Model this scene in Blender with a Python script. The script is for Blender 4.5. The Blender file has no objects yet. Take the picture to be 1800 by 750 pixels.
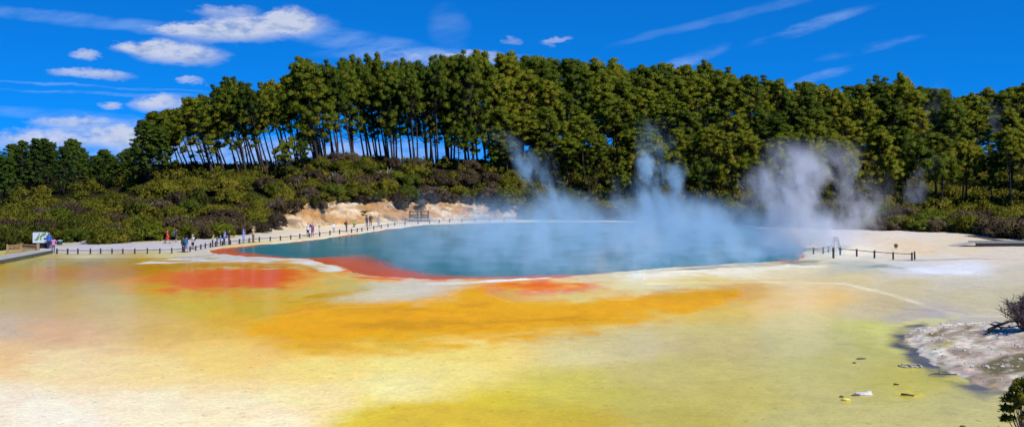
import bpy, math, random
import numpy as np
from mathutils import Matrix, Vector, Euler
random.seed(7); RNG = np.random.default_rng(7)
S = bpy.context.scene
COL = S.collection
F, CH, HZ = 1729.0, 9.6, 286.0           # focal length in photo pixels, camera height, horizon row
FH = F*CH
R = math.radians

# ------------------------------------------------------------------ helpers
def G(px, py):
    """ground point (z = 0) seen at photo pixel px, py"""
    Y = FH/(py-HZ); return ((px-900.0)/F*Y, Y)
def XA(px, D): return (px-900.0)/F*D
def ZA(py, D): return CH-(py-HZ)*D/F
def lerp(a, b, t): return a+(b-a)*t
def sstep(a, b, x):
    t = np.clip((x-a)/(b-a), 0, 1); return t*t*(3-2*t)
def lin(c):
    c = np.asarray(c, float)/255.0
    return np.where(c <= .04045, c/12.92, ((c+.055)/1.055)**2.4)
def hash2(i, j, s):
    h = (i*374761393 + j*668265263 + s*1442695041) & 0xffffffff
    h = ((h ^ (h >> 13))*1274126177) & 0xffffffff
    return ((h ^ (h >> 16)) & 0xffffff)/float(0xffffff)
def vnoise(x, y, s=0):
    x = np.asarray(x, float); y = np.asarray(y, float)
    i = np.floor(x).astype(np.int64); j = np.floor(y).astype(np.int64)
    u = x-i; v = y-j; u = u*u*(3-2*u); v = v*v*(3-2*v)
    a = hash2(i, j, s); b = hash2(i+1, j, s); c = hash2(i, j+1, s); d = hash2(i+1, j+1, s)
    return (a*(1-u)+b*u)*(1-v)+(c*(1-u)+d*u)*v
def fbm(x, y, s=0, o=4):
    t = 0; a = .5; n = 0
    for k in range(o):
        t = t+a*vnoise(x*2**k+17.3*k, y*2**k-9.1*k, s+k*13); n += a; a *= .5
    return t/n
def mk(name, V, Fc, mats=(), parent=None, smooth=False, col=None, attr=None, nrm=None, midx=None):
    """one mesh object; Fc is an (n,3)/(n,4) array or a list of tuples"""
    me = bpy.data.meshes.new(name)
    V = np.asarray(V, np.float32)
    if isinstance(Fc, np.ndarray):
        k = Fc.shape[1]; n = len(Fc)
        me.vertices.add(len(V)); me.vertices.foreach_set('co', V.ravel())
        me.loops.add(n*k); me.loops.foreach_set('vertex_index', Fc.astype(np.int32).ravel())
        me.polygons.add(n)
        me.polygons.foreach_set('loop_start', np.arange(0, n*k, k, dtype=np.int32))
        me.update(calc_edges=True)
    else:
        me.from_pydata([tuple(map(float, v)) for v in V], [], Fc)
    if smooth: me.polygons.foreach_set('use_smooth', np.ones(len(me.polygons), bool))
    if col is not None:
        c = np.ones((len(V), 4), np.float32); c[:, :3] = col
        a = me.color_attributes.new('Col', 'FLOAT_COLOR', 'POINT'); a.data.foreach_set('color', c.ravel())
    for k, v in (attr or {}).items():
        a = me.attributes.new(k, 'FLOAT', 'POINT'); a.data.foreach_set('value', np.asarray(v, np.float32))
    for m in mats: me.materials.append(m)
    if midx is not None: me.polygons.foreach_set('material_index', np.asarray(midx, np.int32))
    if nrm is not None:
        me.polygons.foreach_set('use_smooth', np.ones(len(me.polygons), bool))
        me.normals_split_custom_set_from_vertices(np.asarray(nrm, np.float32).tolist())
    me.validate(); me.update()
    o = bpy.data.objects.new(name, me); COL.objects.link(o)
    if parent: o.parent = parent
    return o
def tag(o, label=None, cat=None, group=None, kind=None):
    if label: o['label'] = label
    if cat: o['category'] = cat
    if group: o['group'] = group
    if kind: o['kind'] = kind
    return o
def empty(name, loc, label, cat, group=None, rz=0):
    o = bpy.data.objects.new(name, None); COL.objects.link(o)
    o.location = loc; o.rotation_euler = (0, 0, rz); o.empty_display_size = .2
    return tag(o, label, cat, group)
def dup(root, loc, label=None, group=None, mat=None):
    r = root.copy(); COL.objects.link(r); r.location = loc
    for k in ('label', 'group'):
        if k in r: del r[k]
    tag(r, label, None, group)
    if mat is not None: r.rotation_euler = mat.to_euler()
    for ch in root.children:
        c = ch.copy(); COL.objects.link(c); c.parent = r
    return r

class MB:
    """collects boxes, bars and lofted tubes into one mesh"""
    def __init__(s): s.v = []; s.f = []
    def add(s, V, Fc):
        n = len(s.v); s.v += [tuple(map(float, p)) for p in V]; s.f += [tuple(i+n for i in f) for f in Fc]; return s
    def box(s, c, d, rz=0, bev=.0):
        x, y, z = (q/2 for q in d); ca, sa = math.cos(rz), math.sin(rz)
        b = min(bev, x*.45, y*.45, z*.45)
        if b <= 0:
            P = [(sx*x, sy*y, sz*z) for sz in (-1, 1) for sx, sy in ((-1, -1), (1, -1), (1, 1), (-1, 1))]
            Q = [(0, 3, 2, 1), (4, 5, 6, 7), (0, 1, 5, 4), (1, 2, 6, 5), (2, 3, 7, 6), (3, 0, 4, 7)]
        else:
            def ring(z_, k): return [(sx*(x-k), sy*(y-k), z_) for sx, sy in ((-1, -1), (1, -1), (1, 1), (-1, 1))]
            P = ring(-z, b)+ring(-z+b, 0)+ring(z-b, 0)+ring(z, b)
            Q = [(3, 2, 1, 0), (12, 13, 14, 15)]
            for r in range(3):
                for k in range(4): Q.append((r*4+k, r*4+(k+1) % 4, r*4+4+(k+1) % 4, r*4+4+k))
        return s.add([(c[0]+p[0]*ca-p[1]*sa, c[1]+p[0]*sa+p[1]*ca, c[2]+p[2]) for p in P], Q)
    def tube(s, pts, rad, n=8, cap=True, sq=(1, 1)):
        pts = [Vector(p) for p in pts]; V = []; Fc = []
        for i, p in enumerate(pts):
            t = (pts[min(i+1, len(pts)-1)]-pts[max(i-1, 0)])
            t = t.normalized() if t.length > 1e-9 else Vector((0, 0, 1))
            a = Vector((1, 0, 0)) if abs(t.x) < .9 else Vector((0, 1, 0))
            b = t.cross(a).normalized(); a = b.cross(t).normalized()
            r = rad[i] if hasattr(rad, '__len__') else rad
            rx, ry = r if hasattr(r, '__len__') else (r*sq[0], r*sq[1])
            for k in range(n):
                an = 2*math.pi*k/n
                V.append(p+a*math.cos(an)*rx+b*math.sin(an)*ry)
        for i in range(len(pts)-1):
            for k in range(n): Fc.append((i*n+k, i*n+(k+1) % n, (i+1)*n+(k+1) % n, (i+1)*n+k))
        if cap:
            Fc.append(tuple(range(n-1, -1, -1))); m = (len(pts)-1)*n; Fc.append(tuple(range(m, m+n)))
        return s.add(V, Fc)
    def ball(s, c, r, n=10, m=7):
        rx, ry, rz = r if hasattr(r, '__len__') else (r, r, r); V = [(c[0], c[1], c[2]-rz)]; Fc = []
        for i in range(1, m):
            t = math.pi*i/m
            for k in range(n):
                a = 2*math.pi*k/n
                V.append((c[0]+rx*math.sin(t)*math.cos(a), c[1]+ry*math.sin(t)*math.sin(a), c[2]-rz*math.cos(t)))
        V.append((c[0], c[1], c[2]+rz)); L = len(V)-1
        for k in range(n):
            Fc.append((0, 1+(k+1) % n, 1+k)); b = 1+(m-2)*n; Fc.append((L, b+k, b+(k+1) % n))
            for i in range(m-2):
                q = 1+i*n; Fc.append((q+k, q+(k+1) % n, q+n+(k+1) % n, q+n+k))
        return s.add(V, Fc)
    def build(s, name, m, parent=None, smooth=False):
        return mk(name, s.v, s.f, [m], parent, smooth)

# ---- node expressions
class E:
    def __init__(s, nt, k): s.nt = nt; s.k = k
    def _m(s, op, *a):
        n = s.nt.nodes.new('ShaderNodeMath'); n.operation = op
        for i, x in enumerate((s,)+a):
            if isinstance(x, E): s.nt.links.new(x.k, n.inputs[i])
            else: n.inputs[i].default_value = x
        return E(s.nt, n.outputs[0])
    def __add__(s, o): return s._m('ADD', o)
    def __radd__(s, o): return s._m('ADD', o)
    def __sub__(s, o): return s._m('SUBTRACT', o)
    def __rsub__(s, o): return (s*-1)+o
    def __mul__(s, o): return s._m('MULTIPLY', o)
    def __rmul__(s, o): return s._m('MULTIPLY', o)
    def __truediv__(s, o): return s._m('DIVIDE', o)
    def __pow__(s, o): return s._m('POWER', o)
    def mx(s, o): return s._m('MAXIMUM', o)
    def mn(s, o): return s._m('MINIMUM', o)
    def f(s, op): return s._m(op)
    def ss(s, a, b):
        n = s.nt.nodes.new('ShaderNodeMapRange'); n.interpolation_type = 'SMOOTHSTEP'
        s.nt.links.new(s.k, n.inputs[0])
        lo, hi, o0, o1 = (a, b, 0, 1) if a < b else (b, a, 1, 0)
        n.inputs[1].default_value = lo; n.inputs[2].default_value = hi; n.inputs[3].default_value = o0; n.inputs[4].default_value = o1
        return E(s.nt, n.outputs[0])
def sep(nt, sock):
    n = nt.nodes.new('ShaderNodeSeparateXYZ'); nt.links.new(sock, n.inputs[0]); return [E(nt, o) for o in n.outputs]
def comb(nt, *a):
    n = nt.nodes.new('ShaderNodeCombineXYZ')
    for i, x in enumerate(a):
        if isinstance(x, E): nt.links.new(x.k, n.inputs[i])
        else: n.inputs[i].default_value = x
    return n.outputs[0]
def noise(nt, vec, scale, detail=3, rough=.55, dist=0, color=False):
    n = nt.nodes.new('ShaderNodeTexNoise'); nt.links.new(vec, n.inputs['Vector'])
    n.inputs['Scale'].default_value = scale; n.inputs['Detail'].default_value = detail
    n.inputs['Roughness'].default_value = rough; n.inputs['Distortion'].default_value = dist
    return n.outputs['Color'] if color else E(nt, n.outputs['Fac'])
def mixc(nt, fac, a, b, mode='MIX'):
    n = nt.nodes.new('ShaderNodeMix'); n.data_type = 'RGBA'; n.blend_type = mode
    for s_, x in ((n.inputs[0], fac), (n.inputs[6], a), (n.inputs[7], b)):
        if isinstance(x, E): nt.links.new(x.k, s_)
        elif isinstance(x, bpy.types.NodeSocket): nt.links.new(x, s_)
        elif isinstance(x, (int, float)): s_.default_value = x
        else: s_.default_value = (*x, 1)
    return n.outputs[2]
def newmat(name):
    m = bpy.data.materials.new(name); m.use_nodes = True; nt = m.node_tree
    return m, nt, nt.nodes['Principled BSDF']
def ocoord(nt):
    n = nt.nodes.new('ShaderNodeTexCoord'); return n.outputs['Object']
def geopos(nt):
    n = nt.nodes.new('ShaderNodeNewGeometry'); return n.outputs['Position']
def simple(name, c, rough=.7, var=.25, scale=6, metal=0, bump=0):
    m, nt, b = newmat(name)
    v = noise(nt, ocoord(nt), scale, 4)
    nt.links.new(mixc(nt, v, [x*(1-var) for x in c], [min(1, x*(1+var)) for x in c]), b.inputs['Base Color'])
    b.inputs['Roughness'].default_value = rough; b.inputs['Metallic'].default_value = metal
    if bump:
        bn = nt.nodes.new('ShaderNodeBump'); bn.inputs['Strength'].default_value = bump; bn.inputs['Distance'].default_value = .03
        nt.links.new(noise(nt, ocoord(nt), scale*3, 4).k, bn.inputs['Height']); nt.links.new(bn.outputs[0], b.inputs['Normal'])
    return m

# ------------------------------------------------------------------ camera, render, sun, sky
cam = bpy.data.objects.new('camera', bpy.data.cameras.new('camera')); COL.objects.link(cam)
cam.location = (0, 0, CH); cam.rotation_euler = (R(90), 0, 0)
cam.data.sensor_width = 36; cam.data.lens = F/1800*36; cam.data.shift_y = -(375-HZ)/1800
cam.data.clip_end = 20000; cam.data.clip_start = .5
S.camera = cam
S.render.engine = 'CYCLES'
S.view_settings.view_transform = 'Standard'; S.view_settings.look = 'None'; S.view_settings.exposure = 0; S.view_settings.gamma = 1
S.cycles.max_bounces = 6; S.cycles.diffuse_bounces = 2; S.cycles.glossy_bounces = 3; S.cycles.transmission_bounces = 3
S.cycles.volume_bounces = 2; S.cycles.transparent_max_bounces = 8
S.cycles.volume_step_rate = 1.3; S.cycles.volume_max_steps = 256
S.cycles.use_denoising = True; S.cycles.use_adaptive_sampling = True; S.cycles.adaptive_threshold = .03; S.cycles.adaptive_min_samples = 16
try: S.cycles.denoiser = 'OPENIMAGEDENOISE'
except Exception: pass

SUN_EL, SUN_AZ = R(52), math.atan2(.72, -.69)      # azimuth from +Y towards +X
sd = Vector((math.sin(SUN_AZ)*math.cos(SUN_EL), math.cos(SUN_AZ)*math.cos(SUN_EL), math.sin(SUN_EL)))
sl = bpy.data.lights.new('sun', 'SUN'); sl.energy = 4.7; sl.angle = R(.5); sl.color = (1, .95, .86)
so = bpy.data.objects.new('sun', sl); COL.objects.link(so); so.location = sd*500
so.rotation_euler = sd.to_track_quat('Z', 'Y').to_euler()

def build_world():
    w = bpy.data.worlds.new('World'); S.world = w; w.cycles.sampling_method = 'MANUAL'; w.cycles.sample_map_resolution = 256; w.use_nodes = True; nt = w.node_tree
    bg = nt.nodes['Background']; tc = nt.nodes.new('ShaderNodeTexCoord')
    x, y, z = sep(nt, tc.outputs['Generated'])
    zz = z.mx(.0)*1.25+.17
    nv = nt.nodes.new('ShaderNodeVectorMath'); nv.operation = 'NORMALIZE'; nt.links.new(comb(nt, x, y, zz), nv.inputs[0])
    sky = nt.nodes.new('ShaderNodeTexSky'); sky.sky_type = 'NISHITA'; sky.sun_disc = False
    sky.sun_elevation = SUN_EL; sky.sun_rotation = SUN_AZ; sky.ozone_density = 3; sky.air_density = 1.0; sky.dust_density = .1
    sky.altitude = 600
    nt.links.new(nv.outputs[0], sky.inputs['Vector'])
    skyc = mixc(nt, 1.0, sky.outputs[0], SKY_TINT, 'MULTIPLY')
    # clouds: laid out by direction (azimuth, elevation) on the front half of the dome
    yy = y.mx(.05)
    U = x/yy*F+900; V = z/yy*-F+HZ
    wv = comb(nt, U*.011, V*.024, 0)
    n1 = noise(nt, wv, 1.0, 5, .6); n2 = noise(nt, wv, 3.1, 4, .6)
    U2 = U+(n1-.5)*90+(n2-.5)*26; V2 = V+(n2-.5)*22+(n1-.5)*16
    tot = None
    for cx, cy, rx, ry, rot, amp in CLOUDS:
        dx = U2-cx; dy = V2-cy
        if rot:
            c_, s_ = math.cos(R(rot)), math.sin(R(rot)); dx, dy = dx*c_+dy*s_, dy*c_-dx*s_
        dx = dx/rx; dy = dy/ry
        e = (dx*dx+dy*dy).ss(1.7, -.1)*amp
        tot = e if tot is None else tot+e
    wisp = None
    sv = comb(nt, U*.007, (V+U*.16)*.026, 3.0); ns = noise(nt, sv, 1.2, 5, .6)
    for cx, cy, rx, ry, rot, amp in WISPS:
        dx = U-cx; dy = V+(n1-.5)*18-cy
        c_, s_ = math.cos(R(rot)), math.sin(R(rot)); dx, dy = (dx*c_+dy*s_)/rx, (dy*c_-dx*s_)/ry
        e = (dx*dx+dy*dy).ss(1.2, 0)*amp
        wisp = e if wisp is None else wisp+e
    front = y.ss(.05, .2)
    cover = (tot*(n2*.9+.45)).mn(.92)*front
    wc = (wisp*ns.ss(.3, .75)*.55).mn(.4)*front
    shade = n1*.5+n2*.5
    cc = mixc(nt, shade.ss(.36, .56), (2.7, 3.6, 5.6), (5.1, 5.5, 6.8))
    c1 = mixc(nt, wc, skyc, (4.6, 6.2, 8.6)); c2 = mixc(nt, cover, c1, cc)
    nt.links.new(c2, bg.inputs[0]); bg.inputs[1].default_value = .12
SKY_TINT = (.02, .66, 1.42)
CLOUDS = [(435, 50, 135, 22, -3, 1), (515, 36, 34, 22, 0, .9), (400, 20, 55, 11, 0, .5), (320, 53, 60, 9, 0, .6),
    (305, 92, 80, 20, 4, 1), (250, 84, 50, 10, 0, .7), (150, 96, 20, 9, 0, .8), (155, 129, 66, 8, 3, .75),
    (285, 182, 52, 15, 0, .95), (200, 186, 18, 7, 0, .7), (338, 142, 24, 6, 0, .6), (130, 213, 75, 10, 0, .75),
    (150, 238, 150, 18, 0, .6), (40, 250, 110, 16, 0, .5), (240, 240, 80, 26, 0, .55), (780, 104, 130, 13, 0, .4), (840, 98, 45, 10, 0, .6),
    (470, 270, 330, 26, 0, .55), (985, 73, 24, 6, -12, .5), (905, 73, 18, 5, 0, .35),
    (80, -190, 700, 120, 0, .3), (1250, -60, 260, 30, 0, .3)]
WISPS = [(1215, 105, 75, 14, -20, .6), (1430, 44, 130, 12, -18, .55), (1530, 84, 100, 9, -12, .45), (1440, 135, 70, 10, -16, .5),
    (790, 50, 45, 40, 60, .22), (620, 72, 150, 22, 8, .5), (150, 36, 320, 14, 6, .4), (300, 168, 330, 4, 2, .6), (180, 152, 260, 3, 3, .4),
    (700, 95, 160, 14, 0, .5), (1300, 25, 240, 10, -14, .25), (80, 200, 200, 12, 4, .3)]
build_world()

# ------------------------------------------------------------------ terrain
FOOT = np.array([(-400,442),(0,441),(60,436),(100,431),(130,427),(165,423),(250,424),(300,423),(380,419),(440,411),(500,404),(545,400),
    (650,392.5),(760,388),(880,386.5),(1000,387),(1100,388),(1200,391),(1300,397),(1400,402),(1450,404),(1600,406),(1700,411),(1750,416),(1800,419),(2300,424)], float)
TW = np.array([(-400,90),(0,90),(200,75),(270,48),(400,44),(560,30),(700,26),(850,28),(1000,55),(1200,75),(1500,90),(1800,100),(2300,100)], float)
TZ = np.array([(-400,5),(0,5.5),(200,6.9),(270,8.3),(400,8.6),(560,9.0),(700,9.1),(850,8.5),(1000,11),(1200,14),(1400,12.5),(1500,11.5),(1700,10.5),(1800,10),(2300,9)], float)
TB = np.array([(-400,0),(200,0),(270,.45),(800,.45),(930,0),(2300,0)], float)
def tab(T, p): return np.interp(p, T[:, 0], T[:, 1])
def D0(px): return FH/(tab(FOOT, px)-HZ)
def hill(X, Y):
    X = np.asarray(X, float); Y = np.asarray(Y, float)
    px = 900+F*X/np.maximum(Y, 20)
    s = Y-D0(px); W = tab(TW, px); Z = tab(TZ, px); B = tab(TB, px)
    c = sstep(470, 545, px)*(1-sstep(870, 930, px)); c = c*(1-.75*np.exp(-((px-712)/26)**2)-.3*np.exp(-((px-830)/70)**2)-.25*np.exp(-((px-575)/20)**2)); hc = 2.4*c*sstep(.3, 5.0, s)
    t = np.clip(s/W, 0, 1); p = .55*t+.45*t*t*(3-2*t)
    z = hc+(Z-2.4*c)*p
    z = z-B*np.maximum(s-1.3*W, 0)+np.where(B < .01, .03*np.maximum(s-W, 0), 0)
    z = z+sstep(3, 15, s)*(fbm(X*.06, Y*.06, 5, 3)-.5)*1.6
    return np.where(s > 0, np.maximum(z, -1.0), 0), s, px
def gz(x, y): return float(hill(x, y)[0])

m_under, nt, b = newmat('hill_soil')
v = noise(nt, geopos(nt), .5, 5)
nt.links.new(mixc(nt, v.ss(.3, .7), (.010, .012, .004), (.032, .026, .012)), b.inputs['Base Color']); b.inputs['Roughness'].default_value = 1; b.inputs['Specular IOR Level'].default_value = 0
xs = np.arange(-300, 301, 2.0); ys = np.arange(92, 341, 2.0)
XX, YY = np.meshgrid(xs, ys); zz, ss_, pp = hill(XX, YY)
clay = sstep(465, 490, pp)*(1-sstep(900, 925, pp))*sstep(-2, 0, ss_)*(1-sstep(9, 12, ss_))
zz = np.where(ss_ > 0, zz, -1.0)-clay*.9
edge = np.minimum.reduce([XX+300, 300-XX, 340-YY]); zz = lerp(-1.3, zz, sstep(0, 20, edge))
nx, ny = len(xs), len(ys)
idx = np.arange(nx*ny).reshape(ny, nx)
Q = np.stack([idx[:-1, :-1], idx[:-1, 1:], idx[1:, 1:], idx[1:, :-1]], -1).reshape(-1, 4)
o = mk('hill', np.stack([XX, YY, zz], -1).reshape(-1, 3), Q, [m_under], smooth=True); tag(o, kind='structure')
o = mk('ground', [(-9000, -9000, -1.2), (9000, -9000, -1.2), (9000, 9000, -1.2), (-9000, 9000, -1.2)], [(0, 1, 2, 3)], [m_under]); tag(o, kind='structure')

# ------------------------------------------------------------------ pool outline
OUT = [(361,441),(380,437.5),(400,434.5),(430,431.5),(460,428.5),(500,425.5),(550,421),(600,414),(650,407),(700,400),(760,394.5),(850,391.5),(950,390),(1050,389.5),
    (1150,390),(1250,393),(1340,400),(1392,411),(1418,432),(1408,452),(1360,460),(1300,464),(1200,470),(1130,475),(1050,482),(960,488),(880,490.5),(780,490.5),(720,489),
    (660,485),(620,478),(590,468),(560,459),(545,455.5),(500,454.5),(450,452),(410,449),(380,446)]
def smooth_closed(P, n=8):
    P = [np.array(p) for p in P]; out = []; N = len(P)
    for i in range(N):
        a, b_, c, d = P[i-1], P[i], P[(i+1) % N], P[(i+2) % N]
        for k in range(n):
            t = k/n
            out.append(.5*(2*b_+(c-a)*t+(2*a-5*b_+4*c-d)*t*t+(3*b_-a-3*c+d)*t**3))
    return np.array(out)
POOL = smooth_closed([G(*p) for p in OUT], 8)
def sdf(X, Y, P):
    """signed distance to polygon P, positive inside"""
    sh = np.shape(X); x = np.ravel(X).astype(float); y = np.ravel(Y).astype(float)
    d2 = np.full(len(x), 1e18); ins = np.zeros(len(x), bool); n = len(P)
    for i in range(n):
        ax, ay = P[i]; bx, by = P[(i+1) % n]; ex, ey = bx-ax, by-ay
        t = np.clip(((x-ax)*ex+(y-ay)*ey)/max(ex*ex+ey*ey, 1e-12), 0, 1)
        d2 = np.minimum(d2, (x-ax-t*ex)**2+(y-ay-t*ey)**2)
        if ay != by:
            c = ((ay > y) != (by > y)) & (x < (bx-ax)*(y-ay)/(by-ay)+ax); ins ^= c
    return (np.sqrt(d2)*np.where(ins, 1, -1)).reshape(sh)

# ------------------------------------------------------------------ terrace (mineral flats) with its mineral colours, reflected treeline and sky painted in
BASE = [(0,480,190,150,15),(80,485,195,155,12),(180,480,190,150,15),(250,470,180,145,25),(60,462,172,152,70),(160,464,165,140,60),(300,466,185,150,25),
 (0,520,198,172,85),(100,520,194,162,75),(180,505,198,166,80),(150,530,207,172,75),(240,500,207,170,55),
 (0,570,208,178,125),(100,580,218,172,105),(250,560,215,180,100),(200,525,205,182,95),
 (330,540,205,178,65),(300,575,218,178,85),(400,562,220,175,55),
 (450,545,205,172,60),(520,575,222,165,25),(600,570,224,165,8),(700,560,224,165,5),(800,560,222,165,5),(560,597,222,168,45),(700,602,220,180,65),
 (900,550,224,170,10),(1000,550,218,167,20),(860,512,215,165,15),(1080,560,222,185,80),(1200,530,212,162,20),(1300,515,218,168,25),(1250,548,220,188,85),(1350,530,232,192,110),(1450,520,232,192,110),
 (1550,545,208,188,140),(1600,555,195,182,155),(1650,550,190,178,160),  # grey reflective sheen of the shallows, put into the colour
 (1400,562,216,195,115),(1250,582,216,198,105),(1100,602,222,205,125),(1000,622,232,216,135),
 (0,622,234,190,112),(100,640,244,212,140),(250,650,244,208,130),(400,622,244,200,110),(550,640,248,212,125),(700,630,248,220,132),(850,622,244,212,118),
 (0,720,250,222,182),(100,742,252,226,190),(250,720,250,222,175),(400,720,250,220,168),(550,700,247,216,150),(450,745,250,222,175),  # pale foreground: bright sky reflection is part of this colour
 (700,680,236,220,145),(800,650,236,216,130),(640,730,218,200,95),(720,742,205,175,20),(800,742,207,178,20),(900,720,207,185,55),(1000,742,203,180,28),(1000,680,212,197,70),
 (1100,700,207,192,60),(1200,650,212,197,85),(1300,700,207,192,70),(1200,742,198,183,50),(1400,742,203,192,90),(1450,640,207,196,80),(1400,600,213,201,105),(1550,600,203,197,75),(1530,580,207,201,90),(1600,670,203,192,55),(1700,720,203,192,95),(1600,740,207,196,95),
 (1000,475,225,205,160),(1150,485,238,225,185),(1300,480,238,227,188),(1250,500,228,208,130),(1000,520,228,206,120),(1100,510,230,214,140),(1400,470,228,213,168),(1500,490,218,198,142),(1600,500,208,192,142),(1700,520,203,190,148),(1790,520,198,188,148),(1600,475,217,214,206),(1700,470,227,227,226),(1790,480,207,197,168),(1500,470,190,190,172),(1700,500,207,197,168),(1600,430,233,208,168),(1700,440,227,208,172),(1500,420,227,212,192),(1600,412,230,217,197),(1750,455,222,207,182),(1500,440,238,228,203),
 (680,510,217,207,172),(600,505,203,183,100),(760,505,212,202,172),(150,449,205,192,140),(300,448,205,195,140),(40,452,190,180,110),(500,418,235,215,170),(600,405,240,222,180),(420,432,215,195,135),(330,436,205,198,185),(150,435,190,185,180),(700,392,245,230,195),(900,387,240,225,190),(1100,388,235,220,190)]
BASE = np.array(BASE, float)
def polymask(PX, PY, poly, soft):
    P = [(a, b*3.0) for a, b in poly]
    return sstep(-soft, soft, sdf(PX, PY*3.0, P))
DECALS = [ # colour, softness (pixels across), strength, outline
 ((232,164,40), 50, .8, [(225,494),(290,474),(400,466),(520,465),(575,482),(560,505),(440,517),(330,519),(250,508)]),
 ((236,168,60), 50, .75, [(840,500),(900,488),(1000,487),(1060,496),(1040,508),(950,516),(870,511)]),
 ((226,104,6), 26, 1, [(262,492),(300,479),(400,470),(500,469),(540,477),(552,488),(520,500),(440,510),(380,514),(310,511)]),
 ((226,96,34), 30, .6, [(400,480),(470,472),(540,480),(545,490),(480,500),(420,500)]),
 ((236,200,110), 26, .55, [(540,480),(580,482),(600,492),(560,506),(520,502)]),
 ((225,150,90), 30, .5, [(225,488),(300,480),(300,505),(240,506)]),
 ((196,140,0), 14, 1, [(330,460),(450,462),(550,466),(560,474),(520,470),(400,468),(300,474),(260,480),(200,490),(60,497),(40,480),(60,470),(200,466)]),
 ((230,164,0), 44, 1, [(395,575),(470,555),(580,542),(700,533),(780,521),(825,506),(862,502),(850,515),(900,531),(1000,530),(1150,519),(1250,509),(1300,508),(1300,520),(1210,552),(1100,572),(1000,588),(850,600),(700,604),(560,600),(450,590)]),  # gold mineral band; its lower edge paints the treetops' reflection
 ((205,150,8), 7, .75, [(505,530),(560,516),(640,508),(700,500),(620,512),(660,515),(600,524),(540,536)]),
 ((232,216,150), 12, .8, [(900,513),(1000,513),(1130,507),(1240,500),(1340,501),(1330,497),(1130,488),(1050,496),(1035,505),(960,511)]),
 ((222,212,186), 20, .6, [(600,526),(650,512),(700,503),(780,498),(828,501),(790,511),(735,520),(650,527)]),
 ((232,104,24), 34, .95, [(868,499),(915,491),(960,489),(1010,493),(1030,501),(990,508),(930,511),(885,507)]),
 ((240,108,40), 7, .9, [(600,470),(650,484),(740,492),(850,493),(870,490),(730,495),(640,491),(590,481)]),
 ((236,178,40), 8, .8, [(580,491),(650,492),(720,494),(660,497),(600,496)]),
 ((250,246,238), 6, .92, [(226,465),(300,454),(380,447.5),(450,451.5),(545,455),(560,458.5),(585,467),(607,475),(600,478),(560,477),(552,470),(530,463),(450,460.5),(360,460),(300,463)]),
 ((190,188,184), 4, .7, [(310,451),(360,445),(380,448),(460,453),(540,456.5),(480,458),(380,456),(320,456)]),
 ((252,244,232), 4, 1, [(750,498),(830,494.5),(900,490.5),(968,488),(960,491),(880,495),(790,500)]),
 ((246,238,216), 8, .8, [(1100,481),(1250,470),(1400,462),(1450,468),(1250,484),(1120,489)]),
 ((120,112,92), 5, .75, [(1130,477),(1220,471),(1340,463),(1400,459),(1455,456),(1430,462),(1340,468),(1220,475)]),
 ((125,135,128), 7, .7, [(1385,461),(1460,462),(1480,465),(1420,467),(1390,466)]),
 ((120,140,138), 7, .75, [(1495,467),(1560,466),(1610,471),(1560,475),(1510,471)]),
 ((232,236,240), 9, .9, [(1590,470),(1650,468),(1720,474),(1700,481),(1640,484),(1600,478)]),
 ((235,180,50), 6, .6, [(1610,442),(1640,440),(1650,444),(1620,446)]),
 ((246,238,200), 3, .5, [(1330,496),(1480,499),(1560,517),(1640,542),(1690,556),(1700,554),(1645,540),(1565,515),(1486,497),(1340,494.5)]),
 ((130,120,110), 3, .6, [(1560,457.5),(1700,454),(1790,456.5),(1700,456),(1600,459)]),
 ((225,220,110), 14, .7, [(1550,580),(1600,568),(1690,563),(1660,572),(1600,580),(1575,600),(1600,630),(1560,620),(1535,600)]),
 ((66,60,76), 10, .9, [(1576,594),(1590,580),(1640,570),(1640,580),(1610,600),(1640,626),(1680,650),(1740,676),(1790,690),(1732,702),(1648,677),(1590,640)]),  # dark wet rim, with the bank's undercut shadow painted in
 ((236,214,6), 6, 1, [(1580,690),(1600,686),(1622,690),(1632,696),(1610,700),(1588,697)]),
 ((205,170,10), 26, .6, [(600,750),(640,722),(720,708),(860,716),(960,735),(1080,730),(1120,750),(900,790),(700,790)]),
 ((196,138,0), 16, .7, [(560,575),(700,562),(850,566),(1000,556),(1080,550),(1000,566),(850,578),(700,582)]),
 ((200,142,0), 12, .7, [(560,548),(720,538),(850,532),(900,538),(760,548),(640,556)]),
 ((206,150,10), 34, .7, [(1150,516),(1260,509),(1335,507),(1300,514),(1200,524)]),
]
xs = np.arange(-84, 84.1, .21)
ys = np.concatenate([np.arange(24, 60, .2), np.arange(60, 112, .25), np.arange(112, 176, .4)])
XX, YY = np.meshgrid(xs, ys)
PX = 900+F*XX/YY; PY = HZ+FH/YY
keep = (np.abs(PX-900) < 1150)
sfoot = YY-D0(np.clip(PX, -400, 2300)); keep &= sfoot < 3
idm = -np.ones(XX.shape, int); idm[keep] = np.arange(keep.sum())
X = XX[keep]; Y = YY[keep]; px = PX[keep]; py = PY[keep]
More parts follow.
